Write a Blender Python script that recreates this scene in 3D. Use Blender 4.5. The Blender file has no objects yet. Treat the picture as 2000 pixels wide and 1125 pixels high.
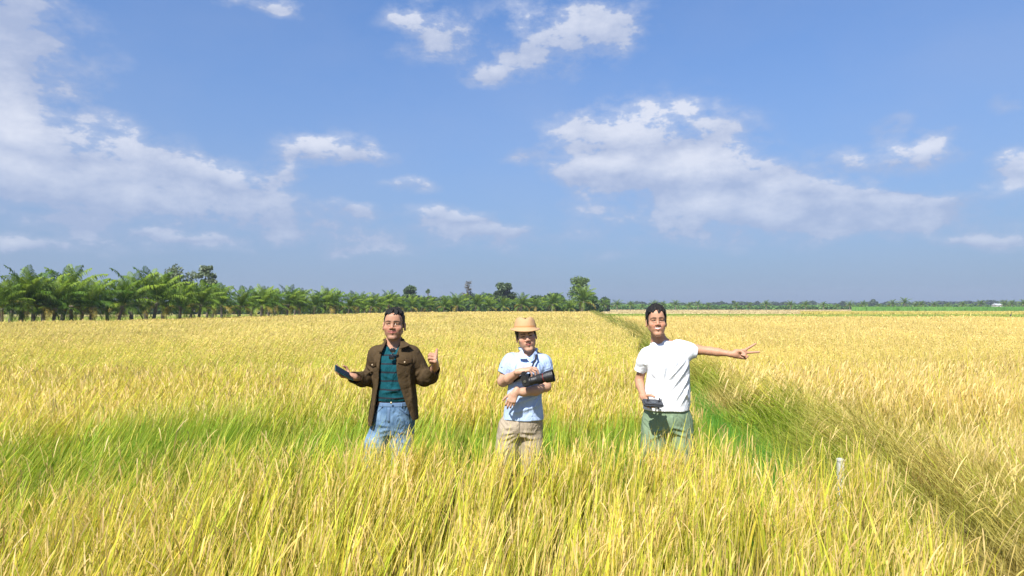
import bpy, bmesh, math, random
import numpy as np
from mathutils import Vector, Matrix, Euler
from mathutils.bvhtree import BVHTree

R = math.radians
scene = bpy.context.scene
COL = scene.collection

# ------------------------------------------------------------------ camera
CAM_H = 1.70
FPX = 1333.0          # focal length in photo pixels (24 mm equivalent)
HOR = 599.0
cam_d = bpy.data.cameras.new('camera')
cam_d.lens = 24.0; cam_d.sensor_width = 36.0
cam_d.clip_end = 9000; cam_d.clip_start = 0.05
cam = bpy.data.objects.new('camera', cam_d); COL.objects.link(cam)
cam.location = (0, 0, CAM_H)
cam.rotation_euler = (R(90) + math.atan((HOR - 562.5) / FPX), 0, 0)
scene.camera = cam

# ------------------------------------------------------------------ light
SUN_EL = R(48)
SUN_AZ = math.atan2(-0.40, -0.80)
world = bpy.data.worlds.new('World'); scene.world = world
world.use_nodes = True
wn = world.node_tree; wn.nodes.clear()
try:
    world.cycles.sampling_method = 'MANUAL'; world.cycles.sample_map_resolution = 256
except Exception:
    pass
sun_d = bpy.data.lights.new('sun', 'SUN'); sun_d.energy = 4.6; sun_d.angle = R(0.5); sun_d.color = (1, 0.955, 0.88)
sun = bpy.data.objects.new('sun', sun_d); COL.objects.link(sun)
sd = Vector((math.sin(SUN_AZ) * math.cos(SUN_EL), math.cos(SUN_AZ) * math.cos(SUN_EL), math.sin(SUN_EL)))
sun.rotation_euler = sd.to_track_quat('Z', 'Y').to_euler()
sun.location = (-5, -6, 12)
vs = scene.view_settings
vs.view_transform = 'Standard'; vs.look = 'None'; vs.gamma = 1.0; vs.exposure = 1.0; vs.use_curve_mapping = False
scene.cycles.max_bounces = 6; scene.cycles.diffuse_bounces = 3; scene.cycles.transmission_bounces = 4
scene.cycles.volume_bounces = 0

# sky: physical sky plus clouds laid out by compass direction and height above the horizon
def sky_nodes():
    N = wn.nodes; L = wn.links
    def nd(t, **k):
        n = N.new(t)
        for a, b in k.items(): setattr(n, a, b)
        return n
    def mth(op, a, b=None, c=None, clamp=False):
        n = nd('ShaderNodeMath', operation=op, use_clamp=clamp)
        for i, v in enumerate((a, b, c)):
            if v is None: continue
            if isinstance(v, (int, float)): n.inputs[i].default_value = v
            else: L.new(v, n.inputs[i])
        return n.outputs[0]
    sky = nd('ShaderNodeTexSky', sky_type='NISHITA')
    sky.sun_disc = False; sky.sun_elevation = SUN_EL; sky.sun_rotation = SUN_AZ % (2 * math.pi)
    sky.altitude = 0; sky.air_density = 1.0; sky.dust_density = 0.7; sky.ozone_density = 2.2
    tc = nd('ShaderNodeTexCoord')
    sep = nd('ShaderNodeSeparateXYZ'); L.new(tc.outputs['Generated'], sep.inputs[0])
    az = mth('ARCTAN2', sep.outputs[0], sep.outputs[1])
    el = mth('ARCSINE', sep.outputs[2])
    cmb = nd('ShaderNodeCombineXYZ'); L.new(az, cmb.inputs[0]); L.new(el, cmb.inputs[1])
    # domain warp so that the cloud banks get ragged edges
    nz = nd('ShaderNodeTexNoise'); nz.inputs['Scale'].default_value = 9; nz.inputs['Detail'].default_value = 3
    L.new(cmb.outputs[0], nz.inputs['Vector'])
    wv = nd('ShaderNodeVectorMath', operation='SUBTRACT'); L.new(nz.outputs['Color'], wv.inputs[0]); wv.inputs[1].default_value = (.5, .5, .5)
    wv2 = nd('ShaderNodeVectorMath', operation='MULTIPLY_ADD'); L.new(wv.outputs[0], wv2.inputs[0]); wv2.inputs[1].default_value = (.085, .05, 0); L.new(cmb.outputs[0], wv2.inputs[2])
    P = wv2.outputs[0]
    blobs = [(20,120,230,210,.66),(110,290,310,90,.74),(10,40,90,80,.4),(430,345,125,42,.85),(470,400,230,50,.45),(640,440,170,38,.44),
             (622,290,100,50,.92),(735,305,55,25,.6),(578,342,48,20,.5),(790,363,60,22,.62),
             (835,425,60,26,.6),(915,430,66,26,.72),(900,470,170,30,.34),(390,462,80,16,.6),(290,455,60,15,.5),(140,440,160,40,.42),(330,400,220,48,.52),(560,470,260,34,.40),(60,350,280,60,.66),(200,480,260,28,.30),(1300,400,320,60,.48),(1600,440,300,44,.36),(1000,470,260,26,.30),(700,412,70,20,.5),(980,458,70,15,.5),(1130,503,110,15,.42),(50,474,90,18,.5),(1905,474,120,18,.5),(1740,400,60,22,.5),(670,492,70,14,.45),(160,435,110,22,.45),
             (830,48,85,62,.72),(1060,75,180,72,.66),(1190,30,95,75,.62),(950,130,60,30,.55),(490,2,140,22,.6),
             (1250,265,215,82,.98),(1170,332,115,42,.8),(1400,345,200,62,.78),(1590,385,150,46,.75),(1450,430,290,62,.50),
             (1770,300,150,44,.85),(1740,228,70,28,.42),(1850,242,50,22,.36),(1725,400,70,26,.5),(1880,390,140,36,.62),
             (2000,315,60,36,.8),(1990,185,50,30,.42),(1022,305,48,20,.4),(1780,440,220,38,.49),(1940,475,120,30,.34),(1140,225,50,30,.34),
             (-330,260,320,130,.8),(2330,230,260,90,.7)]
    tot = None; brt = None
    for (px, py, rx, ry, am) in blobs:
        u = math.atan((px - 1000) / FPX); hyp = math.hypot(FPX, px - 1000)
        v = math.atan((HOR - py) / hyp)
        cu = math.cos(u)
        sx = FPX / (rx * cu * cu) ; sy = hyp / ry
        m = nd('ShaderNodeVectorMath', operation='MULTIPLY_ADD'); L.new(P, m.inputs[0])
        m.inputs[1].default_value = (sx, sy, 0); m.inputs[2].default_value = (-u * sx, -v * sy, 0)
        ln = nd('ShaderNodeVectorMath', operation='LENGTH'); L.new(m.outputs[0], ln.inputs[0])
        mr = nd('ShaderNodeMapRange', interpolation_type='SMOOTHSTEP')
        mr.inputs['From Min'].default_value = 1.55; mr.inputs['From Max'].default_value = 0.05
        mr.inputs['To Min'].default_value = 0; mr.inputs['To Max'].default_value = am
        L.new(ln.outputs['Value'], mr.inputs['Value'])
        tot = mr.outputs[0] if tot is None else mth('ADD', tot, mr.outputs[0])
        if am >= .50 and not (px < 150 and py < 200):      # cumulus heads: sunlit on top, grey below
            sy_ = nd('ShaderNodeSeparateXYZ'); L.new(m.outputs[0], sy_.inputs[0])
            b_ = mth('MULTIPLY', mth('MULTIPLY_ADD', sy_.outputs[1], 1.1, .35, clamp=True), mr.outputs[0])
            brt = b_ if brt is None else mth('MAXIMUM', brt, b_)
    mp = nd('ShaderNodeVectorMath', operation='MULTIPLY'); L.new(cmb.outputs[0], mp.inputs[0]); mp.inputs[1].default_value = (1, 1.7, 1)
    n2 = nd('ShaderNodeTexNoise'); n2.inputs['Scale'].default_value = 13; n2.inputs['Detail'].default_value = 8; n2.inputs['Roughness'].default_value = .62
    L.new(mp.outputs[0], n2.inputs['Vector'])
    w = mth('SUBTRACT', n2.outputs[0], .5)
    edge = mth('MULTIPLY', mth('MULTIPLY', w, 3.0), mth('MULTIPLY', tot, 2.2, clamp=True))
    dens = mth('ADD', tot, edge)
    n3 = nd('ShaderNodeTexNoise'); n3.inputs['Scale'].default_value = 3.1; n3.inputs['Detail'].default_value = 6
    L.new(mp.outputs[0], n3.inputs['Vector'])
    veil = mth('MULTIPLY', mth('SUBTRACT', n3.outputs[0], .40, clamp=True), .7)
    al = nd('ShaderNodeMapRange', interpolation_type='SMOOTHSTEP'); al.inputs['From Min'].default_value = .02; al.inputs['From Max'].default_value = .80
    al.inputs['To Max'].default_value = .88
    L.new(dens, al.inputs['Value'])
    core = nd('ShaderNodeMapRange', interpolation_type='SMOOTHSTEP'); core.inputs['From Min'].default_value = .46; core.inputs['From Max'].default_value = .82
    core.inputs['To Max'].default_value = .92; L.new(dens, core.inputs['Value'])
    alpha = mth('MAXIMUM', mth('MAXIMUM', mth('MULTIPLY', al.outputs[0], .62), core.outputs[0]), veil)
    up = mth('GREATER_THAN', sep.outputs[2], 0.0)
    lowfade = nd('ShaderNodeMapRange'); lowfade.inputs['From Min'].default_value = .0; lowfade.inputs['From Max'].default_value = .22
    lowfade.inputs['To Min'].default_value = .62; L.new(el, lowfade.inputs['Value'])
    alpha = mth('MULTIPLY', mth('MULTIPLY', alpha, lowfade.outputs[0]), up)
    # sky tint
    tint = nd('ShaderNodeMix', data_type='RGBA', blend_type='MULTIPLY'); tint.inputs[0].default_value = 1
    L.new(sky.outputs[0], tint.inputs[6]); tint.inputs[7].default_value = SKYTINT
    grad = nd('ShaderNodeMapRange'); grad.inputs['From Min'].default_value = 0.0; grad.inputs['From Max'].default_value = .42
    grad.inputs['To Min'].default_value = HAZEMIX; grad.inputs['To Max'].default_value = .12
    L.new(el, grad.inputs['Value'])
    hz = nd('ShaderNodeMix', data_type='RGBA'); L.new(grad.outputs[0], hz.inputs[0]); L.new(tint.outputs[2], hz.inputs[6]); hz.inputs[7].default_value = HAZECOL
    ccol = nd('ShaderNodeMix', data_type='RGBA'); L.new(mth('MULTIPLY', mth('ADD', mth('MULTIPLY', brt, 1.5), mth('MULTIPLY', w, 2.2)), mth('MULTIPLY', dens, 1.2, clamp=True), clamp=True), ccol.inputs[0])
    ccol.inputs[6].default_value = CLOUD_LO; ccol.inputs[7].default_value = CLOUD_HI
    mx = nd('ShaderNodeMix', data_type='RGBA'); L.new(alpha, mx.inputs[0]); L.new(hz.outputs[2], mx.inputs[6]); L.new(ccol.outputs[2], mx.inputs[7])
    bg = nd('ShaderNodeBackground'); bg.inputs[1].default_value = SKY_STR
    L.new(mx.outputs[2], bg.inputs[0])
    out = nd('ShaderNodeOutputWorld'); L.new(bg.outputs[0], out.inputs[0])
SKY_STR = 0.09
SKYTINT = (.56, .78, 1.05, 1)
HAZEMIX = .92
HAZECOL = (1.46, 1.90, 2.88, 1)
CLOUD_LO = (2.35, 2.80, 3.95, 1)
CLOUD_HI = (4.3, 4.5, 5.15, 1)
sky_nodes()

# ------------------------------------------------------------------ helpers
def W(px, py, d):
    """world point seen at photo pixel (px, py) at distance d in front of the camera"""
    return Vector(((px - 1000) / FPX * d, d, CAM_H - (py - HOR) / FPX * d))
def tag(o, label=None, cat=None, group=None, kind=None):
    if label: o['label'] = label
    if cat: o['category'] = cat
    if group: o['group'] = group
    if kind: o['kind'] = kind
    return o
def empty(name, loc, rz=0):
    o = bpy.data.objects.new(name, None); COL.objects.link(o); o.location = loc; o.rotation_euler = (0, 0, rz)
    o.empty_display_size = .1
    return o
def link_mesh(name, me, mats, parent=None, smooth=False):
    for m in (mats if isinstance(mats, (list, tuple)) else [mats]): me.materials.append(m)
    if smooth: me.polygons.foreach_set('use_smooth', [True] * len(me.polygons))
    o = bpy.data.objects.new(name, me); COL.objects.link(o)
    if parent is not None: o.parent = parent
    return o
def np_mesh(name, V, F, C=None, colname='Col'):
    """V (n,3) F (m,4 or 3) index arrays"""
    me = bpy.data.meshes.new(name)
    V = np.ascontiguousarray(V, dtype=np.float32); F = np.ascontiguousarray(F, dtype=np.int32)
    k = F.shape[1]
    me.vertices.add(len(V)); me.vertices.foreach_set('co', V.ravel())
    me.loops.add(F.size); me.loops.foreach_set('vertex_index', F.ravel())
    me.polygons.add(len(F)); me.polygons.foreach_set('loop_start', np.arange(0, F.size, k, dtype=np.int32))
    me.polygons.foreach_set('loop_total', np.full(len(F), k, dtype=np.int32))
    if C is not None:
        a = me.color_attributes.new(colname, 'FLOAT_COLOR', 'POINT')
        cc = np.ones((len(V), 4), np.float32); cc[:, :3] = C
        a.data.foreach_set('color', cc.ravel())
    me.update(calc_edges=True)
    return me
def from_bm(name, bm, mats, parent=None, smooth=False):
    me = bpy.data.meshes.new(name); bm.to_mesh(me); bm.free()
    return link_mesh(name, me, mats, parent, smooth)

def new_mat(name):
    m = bpy.data.materials.new(name); m.use_nodes = True
    nt = m.node_tree; p = nt.nodes['Principled BSDF']
    return m, nt, p
def add_crease(nt, tc, bp, s):
    c = nt.nodes.new('ShaderNodeTexNoise'); c.inputs['Scale'].default_value = 11; c.inputs['Detail'].default_value = 3; c.inputs['Distortion'].default_value = 1.2
    vm = nt.nodes.new('ShaderNodeVectorMath'); vm.operation = 'MULTIPLY'; vm.inputs[1].default_value = (1.0, .8, .55)
    nt.links.new(tc.outputs['Object'], vm.inputs[0]); nt.links.new(vm.outputs[0], c.inputs['Vector'])
    b2 = nt.nodes.new('ShaderNodeBump'); b2.inputs['Strength'].default_value = s; b2.inputs['Distance'].default_value = .06
    nt.links.new(c.outputs[0], b2.inputs['Height'])
    if bp is not None: nt.links.new(b2.outputs[0], bp.inputs['Normal'])
    return b2
def mat(name, col, rough=.7, spec=.3, noise=.12, scale=40, bump=0, bscale=200, metal=0, sheen=0, sss=0, crease=0):
    m, nt, p = new_mat(name)
    p.inputs['Roughness'].default_value = rough; p.inputs['Specular IOR Level'].default_value = spec
    p.inputs['Metallic'].default_value = metal
    if sheen: p.inputs['Sheen Weight'].default_value = sheen
    if sss:
        p.inputs['Subsurface Weight'].default_value = sss; p.inputs['Subsurface Radius'].default_value = (.01, .004, .002); p.inputs['Subsurface Scale'].default_value = 1
    tc = nt.nodes.new('ShaderNodeTexCoord')
    n = nt.nodes.new('ShaderNodeTexNoise'); n.inputs['Scale'].default_value = scale; n.inputs['Detail'].default_value = 5
    nt.links.new(tc.outputs['Object'], n.inputs['Vector'])
    mx = nt.nodes.new('ShaderNodeMix'); mx.data_type = 'RGBA'
    nt.links.new(n.outputs[0], mx.inputs[0])
    mx.inputs[6].default_value = tuple(c * (1 - noise) for c in col) + (1,)
    mx.inputs[7].default_value = tuple(min(1, c * (1 + noise)) for c in col) + (1,)
    nt.links.new(mx.outputs[2], p.inputs['Base Color'])
    if bump:
        b = nt.nodes.new('ShaderNodeTexNoise'); b.inputs['Scale'].default_value = bscale; b.inputs['Detail'].default_value = 3
        nt.links.new(tc.outputs['Object'], b.inputs['Vector'])
        bp = nt.nodes.new('ShaderNodeBump'); bp.inputs['Strength'].default_value = bump; bp.inputs['Distance'].default_value = .004
        nt.links.new(b.outputs[0], bp.inputs['Height']); nt.links.new(bp.outputs[0], p.inputs['Normal'])
        if crease:       # soft cloth creases
            add_crease(nt, tc, bp, crease)
    return m
def leaf_mat(name, trans=.35, rough=.5, spec=.35, gain=1.0):
    """foliage coloured by a per-leaf attribute, letting some light through"""
    m, nt, p = new_mat(name)
    a = nt.nodes.new('ShaderNodeAttribute'); a.attribute_name = 'Col'
    p.inputs['Roughness'].default_value = rough; p.inputs['Specular IOR Level'].default_value = spec
    nt.links.new(a.outputs['Color'], p.inputs['Base Color'])
    t = nt.nodes.new('ShaderNodeBsdfTranslucent')
    g = nt.nodes.new('ShaderNodeVectorMath'); g.operation = 'MULTIPLY'; g.inputs[1].default_value = (1.15, 1.1, .6)
    nt.links.new(a.outputs['Color'], g.inputs[0]); nt.links.new(g.outputs[0], t.inputs['Color'])
    mx = nt.nodes.new('ShaderNodeMixShader'); mx.inputs[0].default_value = trans
    nt.links.new(p.outputs[0], mx.inputs[1]); nt.links.new(t.outputs[0], mx.inputs[2])
    out = nt.nodes['Material Output']; nt.links.new(mx.outputs[0], out.inputs['Surface'])
    return m

def vnoise(x, y, seed=0):
    """smooth value noise, 0..1"""
    xi = np.floor(x).astype(np.int64); yi = np.floor(y).astype(np.int64)
    fx = x - xi; fy = y - yi; fx = fx * fx * (3 - 2 * fx); fy = fy * fy * (3 - 2 * fy)
    def h(a, b):
        n = (a * 374761393 + b * 668265263 + seed * 974711) & 0xffffffff
        n = ((n ^ (n >> 13)) * 1274126177) & 0xffffffff
        return ((n ^ (n >> 16)) & 0xffff) / 65535.0
    return (h(xi, yi) * (1 - fx) + h(xi + 1, yi) * fx) * (1 - fy) + (h(xi, yi + 1) * (1 - fx) + h(xi + 1, yi + 1) * fx) * fy
def fbm(x, y, seed=0, oct=3):
    s = 0; a = .5; t = 0
    for i in range(oct):
        s = s + a * vnoise(x * 2 ** i, y * 2 ** i, seed + i); t += a; a *= .5
    return s / t
def lerp(a, b, t): return a + (b - a) * t
def sstep(a, b, x):
    t = np.clip((x - a) / (b - a), 0, 1); return t * t * (3 - 2 * t)

# ------------------------------------------------------------------ layout of the fields
RICE_H = 0.76
ROW_PX = np.array([-400, 0, 100, 250, 400, 500, 640, 760, 850, 1000, 1150, 1165])
ROW_D = np.array([34, 42, 45, 50, 59, 69, 84, 105, 119, 127, 131, 134.])
def bund_x(y): return 2.20 + 0.10 * y
def row_d(px): return np.interp(px, ROW_PX, ROW_D)
def row_limit(x, y): return row_d(1000 + FPX * x / np.maximum(y, .5))

# ground: one sheet out to the horizon
def ground():
    xs = np.concatenate([[-4000, -1500, -600, -300], np.linspace(-160, 160, 65), [300, 600, 1500, 4000]])
    ys = np.concatenate([[-300, -60], np.linspace(-20, 180, 51), [230, 300, 500, 900, 1800, 5000]])
    X, Y = np.meshgrid(xs, ys)
    Z = np.zeros_like(X)
    V = np.stack([X, Y, Z], -1).reshape(-1, 3)
    nx = len(xs); i, j = np.meshgrid(np.arange(len(ys) - 1), np.arange(nx - 1), indexing='ij')
    a = (i * nx + j).ravel(); F = np.stack([a, a + 1, a + nx + 1, a + nx], 1)
    m, nt, p = new_mat('soil_and_stubble'); N = nt.nodes; L = nt.links
    p.inputs['Roughness'].default_value = .95; p.inputs['Specular IOR Level'].default_value = .1
    g = N.new('ShaderNodeNewGeometry')
    s = N.new('ShaderNodeSeparateXYZ'); L.new(g.outputs['Position'], s.inputs[0])
    n = N.new('ShaderNodeTexNoise'); n.inputs['Scale'].default_value = .05; n.inputs['Detail'].default_value = 8; L.new(g.outputs['Position'], n.inputs['Vector'])
    far = N.new('ShaderNodeValToRGB'); L.new(n.outputs[0], far.inputs[0])
    far.color_ramp.elements[0].position = .38; far.color_ramp.elements[0].color = (.16, .20, .05, 1)
    far.color_ramp.elements[1].position = .62; far.color_ramp.elements[1].color = (.42, .32, .13, 1)
    nr = N.new('ShaderNodeTexNoise'); nr.inputs['Scale'].default_value = 6; nr.inputs['Detail'].default_value = 8; L.new(g.outputs['Position'], nr.inputs['Vector'])
    near = N.new('ShaderNodeValToRGB'); L.new(nr.outputs[0], near.inputs[0])
    near.color_ramp.elements[0].color = (.035, .030, .012, 1); near.color_ramp.elements[1].color = (.10, .085, .03, 1)
    mr = N.new('ShaderNodeMapRange'); mr.inputs['From Min'].default_value = 60; mr.inputs['From Max'].default_value = 130; L.new(s.outputs[1], mr.inputs['Value'])
    mx = N.new('ShaderNodeMix'); mx.data_type = 'RGBA'; L.new(mr.outputs[0], mx.inputs[0]); L.new(near.outputs[0], mx.inputs[6]); L.new(far.outputs[0], mx.inputs[7])
    L.new(mx.outputs[2], p.inputs['Base Color'])
    o = link_mesh('ground', np_mesh('ground', V, F), m); tag(o, kind='structure')
ground()

# ------------------------------------------------------------------ grass and rice leaves
rng = np.random.default_rng(11)
class Leaves:
    def __init__(s): s.V = []; s.F = []; s.C = []; s.n = 0
    def add(s, V, F, C):
        s.V.append(V); s.F.append(F + s.n); s.C.append(C); s.n += len(V)
    def build(s, name, m, **k):
        o = link_mesh(name, np_mesh(name, np.concatenate(s.V), np.concatenate(s.F), np.concatenate(s.C)), m)
        return tag(o, **k)
def blades(L, P, h, lx, ly, w, yaw, c0, c1, K=4, droop=.0, pw=1.6, base=0.0, taper=2.2):
    n = len(P)
    if n == 0: return
    t = np.linspace(0, 1, K + 1)[None, :]
    A = lambda v: np.broadcast_to(np.asarray(v, float), (n,))[:, None]
    X = P[:, 0:1] + A(lx) * t ** pw; Y = P[:, 1:2] + A(ly) * t ** pw
    Z = P[:, 2:3] + A(base) + (A(h) - A(base)) * (t - A(droop) * t ** 3)
    pr = np.maximum((1 - t ** taper) * (.55 + .45 * np.sin(np.pi * np.minimum(t * 1.2 + .15, 1))), .03) * A(w) / 2
    sx = np.cos(A(yaw)) * pr; sy = np.sin(A(yaw)) * pr
    V = np.stack([np.stack([X - sx, Y - sy, Z], -1), np.stack([X + sx, Y + sy, Z], -1)], 2).reshape(-1, 3)
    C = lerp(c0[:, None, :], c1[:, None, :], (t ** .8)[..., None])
    C = np.repeat(C, 2, axis=1).reshape(-1, 3)
    b = (np.arange(n) * (K + 1) * 2)[:, None] + (np.arange(K) * 2)[None, :]
    b = b.ravel(); F = np.stack([b, b + 1, b + 3, b + 2], 1)
    L.add(V, F, C)
def grains(L, P, D, L_, c, ng=16, spread=.013, gsz=.0075):
    """drooping ear: a chain of little grains along an arching stalk. P start, D (n,3) end offset"""
    n = len(P)
    if n == 0: return
    t = np.linspace(.12, 1, ng)[None, :, None]
    Q = P[:, None, :] + D[:, None, :] * t + np.array([0, 0, 1.])[None, None, :] * (L_[:, None, None] * .55 * np.sin(np.pi * t * .80))
    Q = Q + rng.normal(0, 1, (n, ng, 3)) * spread * np.sin(np.pi * np.clip(t * .9 + .08, 0, 1))
    Q = Q.reshape(-1, 3); m = len(Q)
    a = rng.normal(0, .45, (m, 3)) + np.repeat(D / np.linalg.norm(D, axis=1)[:, None], ng, axis=0); a /= np.linalg.norm(a, axis=1)[:, None]
    b = np.cross(a, rng.normal(0, 1, (m, 3))); b /= np.linalg.norm(b, axis=1)[:, None]
    g = np.repeat(gsz, ng)[:, None] if np.ndim(gsz) else gsz
    V = np.stack([Q - a * g, Q + b * g * .42, Q + a * g, Q - b * g * .42], 1).reshape(-1, 3)
    i = np.arange(m) * 4; F = np.stack([i, i + 1, i + 2, i + 3], 1)
    C = np.repeat(c, ng, axis=0) * rng.uniform(.75, 1.2, (m, 1)); C = np.repeat(C, 4, axis=0)
    L.add(V, F, C)

def ears(L, P, D, L_, w, c, K=5):
    """ears as slim arching, hanging ribbons with a bumpy outline"""
    n = len(P)
    if n == 0: return
    t = np.linspace(0, 1, K + 1)[None, :, None]
    Q = P[:, None, :] - D[:, None, :] * .1 + D[:, None, :] * t * 1.25 + np.array([0, 0, 1.]) * (L_[:, None, None] * .16 * np.sin(np.pi * t * .85))
    yaw = rng.uniform(0, 3.14, n)[:, None, None]
    S = np.concatenate([np.cos(yaw), np.sin(yaw), 0 * yaw], 2) + D[:, None, :] * 0
    pr = (.35 + .65 * np.sin(np.pi * np.clip(t * .92 + .05, 0, 1))) * rng.uniform(.5, 1.4, (n, K + 1, 1)) * w / 2
    V = np.stack([Q - S * pr, Q + S * pr], 2).reshape(-1, 3)
    b = ((np.arange(n) * (K + 1) * 2)[:, None] + (np.arange(K) * 2)[None, :]).ravel(); F = np.stack([b, b + 1, b + 3, b + 2], 1)
    C = np.repeat(c[:, None, :] * rng.uniform(.78, 1.15, (n, K + 1, 1)), 2, axis=1).reshape(-1, 3)
    L.add(V, F, C)

MEN = [(-0.905, 5.2), (0.09, 5.2), (1.13, 5.2)]
def scatter(d0, d1, rho, side):
    """random spots between two distances within what the camera and its neighbours can see"""
    wd = d1 * .80 + 1.3
    n = int(rho * (d1 - d0) * 2 * wd)
    x = rng.uniform(-wd, wd, n); y = rng.uniform(d0, d1, n)
    k = np.abs(x) < y * .80 + 1.3
    return x[k], y[k]
GOLD = np.array([.70, .54, .13]); STRAW = np.array([.74, .58, .24]); YG = np.array([.55, .61, .055]); GREEN = np.array([.155, .35, .028])
LIME = np.array([.36, .48, .045]); BROWN = np.array([.58, .39, .18]); YEL = np.array([.84, .70, .10])
def field_state(x, y):
    """greenness 0..1, height and lean of the rice at a spot"""
    g = fbm(x * .55 + 7, y * .28 + 3, 5, 3)
    band = sstep(5.15, 5.5, y) * np.exp(-(np.maximum(y - 6.3, 0) / .8) ** 2) * sstep(-5.2, -3.0, x) * (.55 + .75 * vnoise(x * .9, y * .9, 71))
    band2 = np.exp(-((y - 5.0) / .9) ** 2) * sstep(-1.0, -3.2, x) * .45
    grn = 1.35 * sstep(4.95, 5.2, y) * (1 - sstep(6.6, 7.6, y)) * sstep(-2.0, -1.1, x) * (.10 + 1.15 * vnoise(x * 1.9, y * 1.5, 77))
    green = np.clip(grn + (g - .50) * 1.7 * np.exp(-y / 14) + (.62 + .55 * sstep(-2.2, -1.2, x)) * band + band2 + .20 * np.exp(-((y - 9) / 5) ** 2) * sstep(1, -4, x) + .9 * np.exp(-((y - 4.2) / 2.4) ** 2) * sstep(1.2, -1.5, x) * np.clip(vnoise(x * 1.3, y * 1.6, 55) - .45, 0, 1), 0, 1)
    hgt = RICE_H + (fbm(x * .5, y * .5, 15, 2) - .5) * .22 - .20 * np.clip(band, 0, 1) * sstep(-3.5, -1.5, x) + .035 * np.exp(-((y - 4.8) / .42) ** 2)
    lean = .13 - .065 * x
    lean = np.clip(lean, .02, .45) * np.exp(-y / 60) + (fbm(x * .8, y * .8, 33, 2) - .5) * .15
    return green, hgt, lean
M_RICE = leaf_mat('rice_leaf', .38, .5, .3)
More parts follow.
